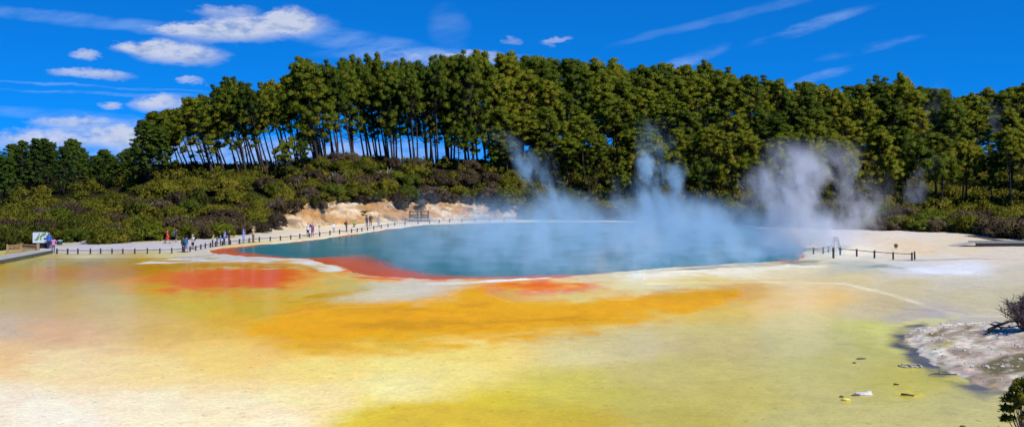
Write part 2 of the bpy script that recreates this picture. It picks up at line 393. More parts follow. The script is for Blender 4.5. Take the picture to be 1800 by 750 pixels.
# feather the colour edges: warp the lookup with noise streaks that run along the flow
k1 = fbm(X*.09, Y*.16, 1, 4)-.5; k2 = fbm(X*.35, Y*.7, 2, 4)-.5; k3 = fbm(X*.10, Y*.2, 3, 4)-.5; k4 = fbm(X*1.2, Y*1.6, 31, 3)-.5
sc = np.clip((py-470)/150, .12, 1.0)
wx = px+k1*90*np.clip(sc, .45, 1)+k2*44*np.clip(sc, .5, 1)+k4*12; wy = py+(k3*20+k2*12+k4*8)*np.clip(sc, .22, 1)
colr = np.zeros((len(X), 3)); wsum = np.zeros(len(X))
for bx, by, r_, g_, b_ in BASE:
    w = 1/((wx-bx)**2+(2.6*(wy-by))**2+500)**1.9
    colr += w[:, None]*lin((r_, g_, b_)); wsum += w
colr /= wsum[:, None]
brk = fbm(X*.5, Y*.55, 61, 4); rag = .5*fbm(X*.22, Y*.30, 63, 5)+.5*fbm(X*1.1, Y*.9, 64, 4); rag = np.clip(.5+(rag-.5)*2.2, 0, 1)
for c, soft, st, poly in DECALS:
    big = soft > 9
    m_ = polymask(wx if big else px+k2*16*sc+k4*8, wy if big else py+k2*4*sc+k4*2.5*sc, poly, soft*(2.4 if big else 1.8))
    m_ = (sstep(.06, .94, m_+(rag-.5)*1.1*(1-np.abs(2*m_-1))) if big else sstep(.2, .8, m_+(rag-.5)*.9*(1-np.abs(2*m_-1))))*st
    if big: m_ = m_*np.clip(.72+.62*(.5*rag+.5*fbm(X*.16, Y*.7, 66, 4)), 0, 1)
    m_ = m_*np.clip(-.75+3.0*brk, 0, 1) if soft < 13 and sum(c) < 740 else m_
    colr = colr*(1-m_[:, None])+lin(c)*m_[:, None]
dp = sdf(X, Y, POOL)+(fbm(X*.28, Y*.28, 81, 4)-.5)*2.0+(fbm(X*1.1, Y*1.1, 82, 3)-.5)*.8
shoreP = [(1130,478),(1130,498),(1330,496),(1480,499),(1560,517),(1640,542),(1690,556),(2400,560),(2400,370),(1130,370)]
dry = polymask(px+k2*20, py+k2*3, shoreP, 8)
dry = np.maximum(dry, polymask(px, py+k2*2, [(-400,449),(100,452),(300,452),(370,446),(420,436),(560,424),(760,396),(1100,391),(1100,300),(-400,300)], 6))
dry = np.maximum(dry, polymask(px, py, DECALS[11][3], 5)*.8)
dry = np.maximum(dry, .7*polymask(px+k2*14, py+k2*4, DECALS[7][3], 8))
# fine mineral streaks
st = fbm(X*.9, Y*.5, 9, 4)-.5
colr *= (1+st*.14+k4*.10)[:, None]
spk = (fbm(X*2.2, Y*2.8, 40, 2) > .74).astype(float)*sstep(560, 620, py)
colr *= (1-.08*spk)[:, None]
_w = (.06*sstep(820, 1150, px)*sstep(540, 600, py))[:, None]; colr = colr*(1-_w)+_w*(colr.mean(1)[:, None]*np.array((1.05, 1.0, .8)))
zt = np.where(dp > 0, -np.minimum(dp*.22, .9)-.03, .05*np.exp(-(dp/1.6)**2))+dry*(.03+.10*(fbm(X*.3, Y*.3, 8, 3)-.5))*sstep(0, 3, -dp)
zt = zt+(fbm(X*1.5, Y*1.5, 12, 2)-.5)*.02*dry
_mu = colr.mean(1)[:, None]; colr = np.clip(_mu+(colr-_mu)*(1+(.13-.09*sstep(820, 1150, px)*sstep(530, 590, py))*(1-dry))[:, None], .0, None)   # wet mineral film is deeper in colour than the dry crust
gi = idm
a_, b_, c_, d_ = gi[:-1, :-1], gi[:-1, 1:], gi[1:, 1:], gi[1:, :-1]
ok = (a_ >= 0) & (b_ >= 0) & (c_ >= 0) & (d_ >= 0)
Q = np.stack([a_[ok], b_[ok], c_[ok], d_[ok]], -1)
KT = .92
m_ter, nt, b = newmat('mineral_flat')
at = nt.nodes.new('ShaderNodeAttribute'); at.attribute_name = 'Col'
ad = nt.nodes.new('ShaderNodeAttribute'); ad.attribute_name = 'dry'; dryE = E(nt, ad.outputs['Fac'])
gx, gy, gzz = sep(nt, geopos(nt))
sv = comb(nt, gx*1.1, gy*.8, 0)
rw = nt.nodes.new('ShaderNodeTexWave'); rw.wave_type = 'BANDS'; rw.bands_direction = 'Y'; rw.inputs['Scale'].default_value = .9; rw.inputs['Distortion'].default_value = 14; rw.inputs['Detail'].default_value = 3; rw.inputs['Detail Scale'].default_value = 2.2
nt.links.new(comb(nt, gx, gy, 0), rw.inputs['Vector']); ripc = rw.outputs['Fac']
n1 = noise(nt, sv, 1.0, 7, .7); n2 = noise(nt, sv, 6, 4, .65)
n3 = noise(nt, geopos(nt), 9, 3, .7); spk = noise(nt, comb(nt, gx*2.0, gy*1.7, 3), 1.0, 3, .55).ss(.64, .71); cvar = (n1*.44+n2*.30+n3*.32+E(nt, ripc)*.12+.41)*(1-spk*.26)
vm = nt.nodes.new('ShaderNodeVectorMath'); vm.operation = 'SCALE'; nt.links.new(at.outputs['Color'], vm.inputs[0]); nt.links.new(cvar.k, vm.inputs['Scale'])
nt.links.new(vm.outputs[0], b.inputs['Base Color'])
nt.links.new((dryE*.66+.09+n1*.05).k, b.inputs['Roughness']); b.inputs['IOR'].default_value = 1.20; b.inputs['Specular IOR Level'].default_value = .4
rip = nt.nodes.new('ShaderNodeTexWave'); rip.wave_type = 'BANDS'; rip.bands_direction = 'Y'
rip.inputs['Scale'].default_value = 1.5; rip.inputs['Distortion'].default_value = 9; rip.inputs['Detail'].default_value = 3; rip.inputs['Detail Scale'].default_value = 1.6
nt.links.new(comb(nt, gx, gy, 0), rip.inputs['Vector'])
hh = E(nt, rip.outputs['Fac'])*.012+n2*.02*dryE+n1*.01
bn = nt.nodes.new('ShaderNodeBump'); bn.inputs['Strength'].default_value = .22; bn.inputs['Distance'].default_value = 1
nt.links.new(hh.k, bn.inputs['Height']); nt.links.new(bn.outputs[0], b.inputs['Normal'])
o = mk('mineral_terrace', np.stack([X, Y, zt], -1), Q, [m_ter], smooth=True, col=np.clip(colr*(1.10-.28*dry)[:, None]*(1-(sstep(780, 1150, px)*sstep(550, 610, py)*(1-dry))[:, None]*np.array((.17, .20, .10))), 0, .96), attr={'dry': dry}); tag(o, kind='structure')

# pool water, its orange shelf showing through the shallows
Cc = POOL.mean(0); rings = 46; n = len(POOL); V = [(Cc[0], Cc[1])]
tt = np.linspace(0, 1, rings+1)[1:]**.6
for t in tt: V += [tuple(Cc+(p-Cc)*t*1.04) for p in POOL]
V = np.array(V); dpp = sdf(V[:, 0], V[:, 1], POOL)
Fq = [(0, 1+k, 1+(k+1) % n) for k in range(n)]
for i in range(rings-1):
    for k in range(n): Fq.append((1+i*n+k, 1+(i+1)*n+k, 1+(i+1)*n+(k+1) % n, 1+i*n+(k+1) % n))
vpx = 900+F*V[:, 0]/V[:, 1]; vpy = HZ+FH/V[:, 1]
shelf_w = np.interp(vpx, [360, 420, 520, 570, 640, 760, 900, 1100, 1450], [7, 3.2, 1.0, 2.5, 6.5, 4.0, 2.2, .5, .1])
shelf_w = np.where((vpy < 432) & (vpx > 420), np.interp(vpx, [420, 560], [1.2, .5]), shelf_w)
nzw = (fbm(V[:, 0]*.3, V[:, 1]*.3, 21, 3)-.5)
sm = 1-sstep(shelf_w*.35, shelf_w*1.35, dpp+nzw*3.4)
teal = np.array((.010, .150, .165))*(1+.5*(fbm(V[:, 0]*.05, V[:, 1]*.12, 4, 3)-.5))[:, None]
pc = teal*(1-sm[:, None])+lin((214, 90, 30))*.85*sm[:, None]
m_pool, nt, b = newmat('pool_water')
at = nt.nodes.new('ShaderNodeAttribute'); at.attribute_name = 'Col'; nt.links.new(at.outputs['Color'], b.inputs['Base Color'])
b.inputs['Roughness'].default_value = .22; b.inputs['IOR'].default_value = 1.22; b.inputs['Specular IOR Level'].default_value = .4
bn = nt.nodes.new('ShaderNodeBump'); bn.inputs['Strength'].default_value = .12; bn.inputs['Distance'].default_value = .03
nt.links.new(noise(nt, geopos(nt), 1.6, 4).k, bn.inputs['Height']); nt.links.new(bn.outputs[0], b.inputs['Normal'])
o = mk('pool_water', np.c_[V, np.full(len(V), -.03)], Fq, [m_pool], smooth=True, col=pc); tag(o, kind='structure')

# gravel path behind the rail
PL = np.array([(66,444.5),(100,445),(200,445),(302,443.5),(340,439.5),(400,430),(470,421.5),(545,415.5),(650,403.5),(700,396.5),(760,392.3),(880,389)], float)
PU = np.array([(66,437),(100,432.5),(200,424),(302,424.5),(345,422),(400,418),(470,409),(545,402),(650,393.6),(700,390.8),(760,388.8),(880,387)], float)
tq = np.linspace(0, 11, 160); rows = 9; V = []; 
Lw = np.array([G(*p) for p in PL]); Uw = np.array([G(*p) for p in PU])
Lq = np.stack([np.interp(tq, np.arange(12), Lw[:, k]) for k in (0, 1)], -1); Uq = np.stack([np.interp(tq, np.arange(12), Uw[:, k]) for k in (0, 1)], -1)
for j in range(rows):
    q = lerp(Lq, Uq, j/(rows-1)); wob = (fbm(tq*3, tq*0+j, 3, 3)-.5)*(1.0 if j in (0, rows-1) else .2)
    V.append(np.c_[q[:, 0], q[:, 1]+wob, np.full(len(tq), .05 if 0 < j < rows-1 else -.06)])
V = np.concatenate(V); idx = np.arange(rows*160).reshape(rows, 160)
Q = np.stack([idx[:-1, :-1], idx[:-1, 1:], idx[1:, 1:], idx[1:, :-1]], -1).reshape(-1, 4)
pcx = 900+F*V[:, 0]/V[:, 1]
pcol = lerp(lin((200, 192, 188)), lin((240, 222, 190)), sstep(380, 560, pcx)[:, None])*.8*(1+.25*(fbm(V[:, 0]*.6, V[:, 1]*.6, 6, 3)-.5))[:, None]
m_path, nt, b = newmat('path_gravel'); at = nt.nodes.new('ShaderNodeAttribute'); at.attribute_name = 'Col'
nt.links.new(mixc(nt, .35, at.outputs['Color'], noise(nt, geopos(nt), 3, 5, color=True), 'OVERLAY'), b.inputs['Base Color']); b.inputs['Roughness'].default_value = .95
o = mk('path', V, Q, [m_path], smooth=True, col=pcol); tag(o, kind='structure')

# eroded clay bank behind the pool
pxs = np.linspace(470, 925, 420); sv_ = np.linspace(-.6, 10, 54)
PXg, SVg = np.meshgrid(pxs, sv_); Yg = D0(PXg)+SVg; Xg = XA(PXg, Yg)
zg = hill(Xg, Yg)[0]
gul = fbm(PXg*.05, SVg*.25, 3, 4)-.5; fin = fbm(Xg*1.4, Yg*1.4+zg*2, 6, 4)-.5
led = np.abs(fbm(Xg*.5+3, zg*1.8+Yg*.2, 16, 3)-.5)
actv = sstep(0, 1.5, SVg)*sstep(470, 500, PXg)*(1-sstep(890, 925, PXg))
zg = zg+actv*(gul*1.4+fin*.55-.35-led*.9)+.03
zg = np.where(SVg < .0, -.15, np.maximum(zg, -.15))
Yg = Yg+actv*(led*1.2+fin*.7)
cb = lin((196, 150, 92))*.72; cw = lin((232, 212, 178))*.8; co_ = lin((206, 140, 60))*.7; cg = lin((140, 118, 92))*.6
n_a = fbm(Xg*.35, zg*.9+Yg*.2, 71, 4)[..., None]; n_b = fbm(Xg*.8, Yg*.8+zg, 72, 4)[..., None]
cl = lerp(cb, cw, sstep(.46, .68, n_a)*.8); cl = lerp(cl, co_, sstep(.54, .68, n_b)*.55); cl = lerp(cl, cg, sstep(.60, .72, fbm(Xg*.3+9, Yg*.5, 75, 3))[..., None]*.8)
cl = cl*(1+.9*fin[..., None]-.8*np.clip(led-.12, 0, .3)[..., None])  # shade of the grooves painted into the clay colour
idx = np.arange(PXg.size).reshape(PXg.shape)
Q = np.stack([idx[:-1, :-1], idx[:-1, 1:], idx[1:, 1:], idx[1:, :-1]], -1).reshape(-1, 4)
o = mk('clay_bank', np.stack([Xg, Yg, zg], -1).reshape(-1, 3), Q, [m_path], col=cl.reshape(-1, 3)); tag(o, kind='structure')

# gravel bank jutting into the shallows
BK = smooth_closed([G(*p) for p in [(1592,584),(1640,573),(1720,567),(1800,566.5),(1990,562),(2150,640),(2050,720),(1880,706),(1800,692),(1762,685),(1720,675),(1660,650),(1622,625),(1598,602)]], 6)
xs = np.arange(14, 48, .14); ys = np.arange(35, 64, .14); XX, YY = np.meshgrid(xs, ys); ds = sdf(XX, YY, BK)+(fbm(XX*1.1, YY*1.1, 14, 3)-.5)*.9
pbx = 900+F*XX/YY; pby = HZ+FH/YY
zb = np.where(ds > -.4, .20*sstep(0, .9, ds)+.62*sstep(.6, 7, ds), 0)+(fbm(XX*.5, YY*.5, 33, 4)-.5)*.26*sstep(0, 2.5, ds)+(fbm(XX*2.6, YY*2.6, 34, 4)-.5)*.14*sstep(0, .8, ds)-.12*(ds < 0)
n_a = fbm(XX*.9, YY*.9, 51, 4)[..., None]; n_b = fbm(XX*2.5, YY*2.5, 52, 3)[..., None]
cl = lerp(lin((192, 172, 142)), lin((240, 228, 202)), sstep(.38, .64, n_a))
cl = lerp(cl, lin((196, 150, 132)), (sstep(600, 640, pby)*sstep(1640, 1720, pbx)*(1-sstep(660, 690, pby)))[..., None]*sstep(.35, .6, n_b)*.5)
for poly, c in (([(1622,598),(1645,588),(1668,584),(1660,592),(1640,600)], (132, 112, 30)), ([(1685,592),(1705,582),(1715,584),(1700,592)], (128, 110, 40)), ([(1630,618),(1660,612),(1680,608),(1670,616),(1645,620)], (200, 186, 70)),
                ([(1710,650),(1760,640),(1850,640),(1850,665),(1740,668)], (120, 108, 62))):
    m_ = polymask(pbx, pby, poly, 9)[..., None]*sstep(.2, .42, n_b); cl = lerp(cl, lin(c), m_)
cl = cl*.66*(1+1.0*(n_b-.5)+.8*(fbm(XX*5, YY*5, 58, 2)[..., None]-.5))
okk = ds > -.35; idm = -np.ones(XX.shape, int); idm[okk] = np.arange(okk.sum())
a_, b_, c_, d_ = idm[:-1, :-1], idm[:-1, 1:], idm[1:, 1:], idm[1:, :-1]; ok = (a_ >= 0) & (b_ >= 0) & (c_ >= 0) & (d_ >= 0)
o = mk('gravel_bank', np.stack([XX[okk], YY[okk], zb[okk]], -1), np.stack([a_[ok], b_[ok], c_[ok], d_[ok]], -1), [m_path], col=cl[okk]); tag(o, kind='structure')
def bank_z(x, y):
    i = np.argmin(np.abs(ys-y)); j = np.argmin(np.abs(xs-x)); return max(0, float(zb[i, j]))
# loose stones on the bank (uncountable)
m_stone = simple('pale_stone', (.5, .44, .42), .9, .4, 3)
mb = MB(); cnt = 0
while cnt < 1000:
    x = random.uniform(17, 40); y = random.uniform(40, 60)
    i = int((y-35)/.14); j = int((x-14)/.14)
    if ds[i, j] < .1: continue
    r = .025+.08*random.random()**4
    mb.ball((x, y, zb[i, j]+r*.2), (r*random.uniform(.8, 1.6), r, r*.7), 5, 4); cnt += 1
o = mb.build('gravel', m_stone); tag(o, 'loose pale stones scattered over the gravel bank', 'gravel', kind='stuff')
#PART2
# ------------------------------------------------------------------ people (built first, while the scene is light)
m_skin = simple('skin', (.46, .27, .19), .6, .1)
_mats = {}
def cloth(name, c):
    if name not in _mats: _mats[name] = simple('cloth_'+name, c, .9, .15, 9)
    return _mats[name]
CL = {'navy': (.02, .03, .10), 'blue': (.03, .12, .42), 'sky': (.22, .30, .72), 'purple': (.16, .07, .30), 'pink': (.55, .22, .45), 'magenta': (.42, .03, .14), 'red': (.55, .02, .015),
      'black': (.012, .012, .014), 'charcoal': (.05, .05, .055), 'white': (.75, .75, .77), 'grey': (.30, .31, .33), 'khaki': (.30, .22, .11), 'tan': (.52, .40, .22), 'lime': (.38, .58, .14),
      'teal': (.02, .16, .18), 'green': (.06, .30, .08), 'cyan': (.05, .32, .50), 'brown': (.09, .05, .03), 'olive': (.14, .13, .07), 'hair': (.02, .013, .01), 'fair': (.25, .15, .06)}
def C(n): return cloth(n, CL[n])
def remeshed(mb, name, mat, parent, vox):
    me = bpy.data.meshes.new('tmp'); me.from_pydata(mb.v, [], mb.f); ob = bpy.data.objects.new('tmp', me); COL.objects.link(ob)
    md = ob.modifiers.new('r', 'REMESH'); md.mode = 'VOXEL'; md.voxel_size = vox; md.use_smooth_shade = True
    sm_ = ob.modifiers.new('s', 'SMOOTH'); sm_.factor = .5; sm_.iterations = 2
    dg = bpy.context.evaluated_depsgraph_get(); me2 = bpy.data.meshes.new_from_object(ob.evaluated_get(dg))
    bpy.data.objects.remove(ob); me2.name = name; me2.materials.clear(); me2.materials.append(mat)
    for p in me2.polygons: p.use_smooth = True
    o = bpy.data.objects.new(name, me2); COL.objects.link(o)
    if parent: o.parent = parent
    return o
def person(loc, rz, label, top='blue', legs='navy', arms=('down', 'down'), stance='stand', shorts=False, skirt=None, hat=None, pack=None, hair='hair', h=1.7, lean=0, hood=False, sleeve='long', female=False, gear=None):
    root = empty('person', loc, label, 'person', 'visitors on the path round the pool', rz)
    k = h/1.7; sw = .175 if not female else .155; hw = .095
    crouch = stance == 'crouch'
    hz = .92 if not crouch else .45
    hip = Vector((0, 0, hz)); tl = R(lean) if not crouch else R(35)
    def tor(z, y=0): return hip+Vector((0, math.sin(tl)*z+y*math.cos(tl), math.cos(tl)*z-y*math.sin(tl)))
    neck = tor(.55); head = tor(.70, .03)
    J = {}
    for s in (-1, 1):
        hp = hip+Vector((s*hw, 0, -.02))
        if stance == 'walk': sg = s; kn = hp+Vector((0, .20*sg if sg > 0 else -.02, -.40)); an = Vector((hp.x, .36 if sg > 0 else -.38, .09 if sg > 0 else .14))
        elif crouch: kn = Vector((s*.14, .36, .46)); an = Vector((s*.12, .05, .08))
        else: sp = .02*s; kn = Vector((s*(hw+.01), .02, .48)); an = Vector((s*(hw+.03), -.01+sp, .08))
        J[s] = (hp, kn, an, an+Vector((s*.03, .16, -.045)))
    A = {}
    for s, a in zip((-1, 1), arms):
        sh = tor(.49)+Vector((s*sw, 0, 0))
        if a == 'down': el = sh+Vector((s*.06, -.02, -.29)); wr = el+Vector((s*.01, .06, -.25)); fd = Vector((0, .15, -1))
        elif a == 'camera': el = sh+Vector((s*.08, .16, -.20)); wr = head+Vector((s*.07, .20, -.02)); fd = Vector((-s*.5, .4, .8))
        elif a == 'phone': el = sh+Vector((s*.05, .06, -.28)); wr = el+Vector((-s*.10, .23, .10)); fd = Vector((-s*.5, .8, .3))
        elif a == 'hip': el = sh+Vector((s*.22, -.08, -.22)); wr = hip+Vector((s*.17, .03, .06)); fd = Vector((-s*.4, .6, -.5))
        elif a == 'point': el = sh+Vector((s*.20, .12, -.06)); wr = el+Vector((s*.20, .12, .05)); fd = Vector((s*.8, .5, .1))
        elif a == 'swing': el = sh+Vector((s*.05, .10*s, -.28)); wr = el+Vector((0, .16*s+.05, -.21)); fd = Vector((0, .5*s, -.8))
        elif a == 'shade': el = sh+Vector((s*.26, .06, .04)); wr = head+Vector((s*.11, .12, .08)); fd = Vector((-s, .2, .2))
        A[s] = (sh, el, wr, fd.normalized())
    def K(p): return tuple(Vector(p)*k)
    def KR(r): return [tuple(q*k for q in x) if hasattr(x, '__len__') else x*k for x in r]
    bd = MB()
    bd.tube([K(tor(z)) for z in (-.08, 0, .12, .28, .42, .50, .54)], KR([(.12, .10), (.155, .105), (.135, .095), (.15, .10), (.165, .105), (.14, .09), (.07, .07)]), 14)
    bd.tube([K(neck-Vector((0, 0, .03))), K(tor(.62, .015))], KR([.055, .05]), 10)
    bd.ball(K(head+Vector((0, 0, .01))), KR([(.075, .095, .115)])[0], 14, 10); bd.ball(K(head+Vector((0, .045, -.055))), KR([(.05, .05, .055)])[0])
    bd.ball(K(head+Vector((0, .105, -.01))), KR([(.014, .022, .024)])[0]); bd.ball(K(head+Vector((0, .09, -.055))), KR([(.025, .014, .012)])[0])
    for s in (-1, 1):
        bd.ball(K(head+Vector((s*.076, 0, -.005))), KR([(.012, .02, .032)])[0])
        hp, kn, an, to = J[s]
        bd.tube([K(hp), K(lerp(hp, kn, .5)), K(kn), K(lerp(kn, an, .35)), K(an)], KR([.088, .074, .054, .054, .038]), 10)
        bd.tube([K(an+Vector((0, -.05, -.03))), K(an+Vector((0, .02, -.035))), K(to)], KR([.036, .042, .028]), 8)
        sh, el, wr, fd = A[s]
        bd.tube([K(sh), K(lerp(sh, el, .4)), K(el), K(lerp(el, wr, .3)), K(wr)], KR([.056, .048, .038, .039, .027]), 9)
        bd.ball(K(sh), .055*k)
        side = fd.cross(Vector((0, 1, .3))).normalized(); nrm_ = side.cross(fd)
        pm = wr+fd*.05
        bd.tube([K(wr), K(wr+fd*.04), K(wr+fd*.09)], KR([(.024, .02), (.036, .017), (.036, .015)]), 8)
        for q, L in enumerate((.062, .074, .07, .055)):
            b0 = wr+fd*.085+side*(.027-.018*q); b1 = b0+fd*L*.55+nrm_*.008; b2 = b1+fd*L*.4+nrm_*.025
            bd.tube([K(b0), K(b1), K(b2)], KR([.0095, .009, .007]), 6)
        t0 = wr+fd*.03+side*.03; bd.tube([K(t0), K(t0+side*.03+fd*.03), K(t0+side*.035+fd*.065)], KR([.012, .010, .008]), 6)
    remeshed(bd, 'body', m_skin, root, .0125)
    g = .018
    tp = MB()
    tp.tube([K(tor(z)) for z in (-.10, 0, .12, .28, .42, .50, .55)], KR([(.155+g, .125+g), (.160+g, .115+g), (.142+g, .105+g), (.156+g, .11+g), (.172+g, .115+g), (.15+g, .10+g), (.07, .072)]), 14)
    for s in (-1, 1):
        sh, el, wr, fd = A[s]; tp.ball(K(sh), .072*k)
        if sleeve == 'long': tp.tube([K(sh), K(lerp(sh, el, .4)), K(el), K(lerp(el, wr, .9))], KR([.072, .064, .054, .042]), 9)
        else: tp.tube([K(sh), K(lerp(sh, el, .35)), K(lerp(sh, el, .75))], KR([.072, .068, .064]), 9)
    remeshed(tp, 'jacket' if sleeve == 'long' else 'shirt', C(top), root, .02)
    lg = MB()
    if skirt:
        lg.tube([K(tor(.10)), K(hip), K(hip+Vector((0, .02, -.25))), K(hip+Vector((0, .03, -.45)))], KR([(.16, .12), (.185, .15), (.23, .21), (.27, .25)]), 16)
        remeshed(lg, 'skirt', C(skirt), root, .02)
    else:
        lg.tube([K(tor(.10)), K(hip), K(hip+Vector((0, 0, -.09)))], KR([(.158, .112), (.178, .125), (.165, .12)]), 14)
        for s in (-1, 1):
            hp, kn, an, to = J[s]
            P = [hp, lerp(hp, kn, .5), kn] if shorts else [hp, lerp(hp, kn, .5), kn, lerp(kn, an, .5), lerp(kn, an, .95)]
            lg.tube([K(p) for p in P], KR([.108, .096, .088] if shorts else [.106, .09, .072, .066, .062]), 10)
        remeshed(lg, 'shorts' if shorts else 'trousers', C(legs), root, .02)
    for s in (-1, 1):
        sh_ = MB(); an, to = J[s][2], J[s][3]
        sh_.tube([K(an+Vector((0, -.075, -.035))), K(an+Vector((0, 0, -.03))), K(to+Vector((0, -.03, 0))), K(to+Vector((0, .03, -.005)))], KR([(.046, .046), (.052, .052), (.05, .038), (.03, .025)]), 10)
        sh_.build('shoe', C('charcoal'), root, True)
    if hood:
        hd = MB(); hd.ball(K(head+Vector((0, -.02, .015))), KR([(.10, .115, .135)])[0], 12, 8); hd.build('hood', C(top), root, True)
    elif hat:
        hd = MB(); hd.ball(K(head+Vector((0, -.005, .07))), KR([(.088, .105, .075)])[0], 12, 8)
        hd.tube([K(head+Vector((0, 0, .055))), K(head+Vector((0, 0, .068)))], KR([(.165, .175), (.15, .16)]), 16); hd.build('hat', C(hat), root, True)
    if not hood:
        hr = MB(); hr.ball(K(head+Vector((0, -.02, .035))), KR([(.083, .095, .105)])[0], 12, 8)
        if female: hr.tube([K(head+Vector((0, -.06, .05))), K(head+Vector((0, -.095, -.06))), K(head+Vector((0, -.10, -.20)))], KR([(.07, .05), (.075, .045), (.05, .025)]), 10)
        hr.build('hair', C(hair), root, True)
    if pack:
        bp = MB(); c_ = tor(.30, -.19)
        bp.box(K(c_), K((.29, .17, .42)), 0, .05*k); bp.box(K(tor(.22, -.285)), K((.21, .07, .20)), 0, .03*k); p_ = bp.build('backpack', C(pack), root)
        st_ = MB()
        for s in (-1, 1): st_.tube([K(tor(.46, -.12)+Vector((s*.10, 0, 0))), K(tor(.55, -.02)+Vector((s*.11, 0, .0))), K(tor(.42, .135)+Vector((s*.11, 0, 0))), K(tor(.22, .14)+Vector((s*.13, 0, 0)))], .014*k, 6)
        st_.build('strap', C('black'), p_)
    if gear:
        w = lerp(A[-1][2], A[1][2], .5)+A[1][3]*.08 if arms[0] in ('camera', 'phone') else A[1][2]+A[1][3]*.1
        gb = MB()
        if gear == 'camera': gb.box(K(w), K((.13, .06, .085)), 0, .012); gb.tube([K(w), K(w+Vector((0, .10, 0)))], .036*k, 10)
        else: gb.box(K(w), K((.075, .012, .15)), 0, .004)
        o_ = gb.build('camera' if gear == 'camera' else 'phone', C('black'), None); o_.location = root.location; o_.rotation_euler = (0, 0, rz)
        tag(o_, GEAR[gear][len(GEAR[gear+'_used']) % 4], 'camera' if gear == 'camera' else 'phone'); GEAR[gear+'_used'].append(1)
    return root
GEAR = {'camera': ['black camera held up by the visitor in khaki beside the pool rail', 'black camera raised by the lavender clothed visitor', 'black camera raised by the visitor in white by the rail', 'black camera'], 'camera_used': [],
        'phone': ['dark phone held by the visitor in white', 'phone', 'phone', 'phone'], 'phone_used': []}
def at(px, py, z=None):
    x, y = G(px, py); return (x, y, .05 if z is None else z)
AW = 0  # facing away from the camera
def face(px, py):   # towards the pool's middle
    x, y = G(px, py); return math.atan2(Cc[1]-y, Cc[0]-x)-math.pi/2
person(at(86, 437.5), R(200), 'person in blue jacket and trousers standing next to the map board', 'blue', 'navy', hair='fair', h=1.74)
person(at(93.5, 444.5), R(20), 'person in purple and pink top standing in front of the map board', 'pink', 'purple', ('phone', 'hip'), female=True, sleeve='short', h=1.6, lean=6)
person(at(294, 428), R(-95), 'person in red dress walking along the path by the bushes', 'red', 'red', ('swing', 'swing'), 'walk', skirt='red', female=True, sleeve='short', h=1.55)
person(at(309.5, 425.5), R(-80), 'person in blue jacket walking on the path behind the red dress', 'navy', 'brown', ('hip', 'down'), 'stand', pack='blue', shorts=True, h=1.5)
person(at(322.5, 443.4), R(15), 'person in dark jacket and khaki trousers beside the teal backpack', 'charcoal', 'khaki', ('down', 'down'), h=1.66)
person(at(327.5, 443.6), R(-20), 'person in blue shirt wearing a teal and green backpack', 'blue', 'sky', ('phone', 'down'), pack='teal', sleeve='short', shorts=True, h=1.64)
person(at(339, 438.5), R(150), 'person in white top, black shorts and white cap at the rail', 'white', 'black', ('phone', 'phone'), shorts=True, hat='white', sleeve='short', h=1.55, pack='black')
person(at(373.5, 434), face(373, 434)+.4, 'person in light green top leaning over the pool rail', 'lime', 'black', ('phone', 'phone'), lean=12, h=1.36, hair='fair', female=True)
person(at(381.5, 433), face(381, 433), 'person in purple patterned top in the huddle by the rail', 'purple', 'charcoal', ('phone', 'down'), female=True, h=1.14)
person(at(387.5, 432.2), face(388, 432)+.5, 'small person in bright cyan jacket with white cap in the huddle', 'cyan', 'teal', ('down', 'down'), hat='white', h=1.08)
person(at(394, 430.8), face(394, 431)-.2, 'person in hooded blue jacket bending in the huddle', 'sky', 'navy', ('phone', 'phone'), lean=10, hood=True, h=1.45)
person(at(402.5, 430), face(402, 430), 'person all in black standing tall at the rail', 'black', 'charcoal', ('hip', 'down'), h=1.6)
person(at(428, 427), face(428, 426), 'person in lavender clothes and sun hat taking pictures', 'sky', 'sky', ('camera', 'shade'), hat='sky', female=True, h=1.52)
person(at(445, 426), face(445, 425), 'person in khaki top and hat photographing the pool', 'tan', 'olive', ('camera', 'camera'), hat='tan', h=1.84, gear='camera', sleeve='short')
person(at(541, 415.5), face(541, 415), 'person in white top and black shorts by the pool rail', 'white', 'black', ('down', 'camera'), shorts=True, sleeve='short', h=1.68)
person(at(549, 416.5), face(549, 416)-.7, 'person in purple top and magenta trousers pointing across the pool', 'purple', 'magenta', ('down', 'point'), pack='navy', female=True, h=1.58)
person(at(586.5, 408.5), face(587, 408), 'pale figure in white veiled by steam on the far path', 'white', 'grey', ('phone', 'down'), h=1.3)
person(at(609, 408), face(609, 408)+.8, 'person in grey with a large shoulder bag behind the rail', 'charcoal', 'charcoal', ('hip', 'down'), h=1.62, pack='charcoal')
person(at(621, 399.5), face(621, 398)+1.0, 'person in light green top crouching on the pale ground', 'lime', 'brown', ('down', 'down'), 'crouch', h=1.6)
person(at(645, 398.5), face(645, 398), 'person in dark patterned clothes, left of a close pair', 'charcoal', 'black', ('phone', 'down'), female=True, h=1.52)
person(at(651.5, 397.5), face(651, 397)-.6, 'tall person in black, right of a close pair', 'black', 'brown', ('hip', 'down'), h=1.72)
person(at(665.5, 398), face(665, 398)+.3, 'person in light grey shirt standing alone near the clay bank', 'grey', 'grey', ('down', 'down'), sleeve='short', h=1.64)

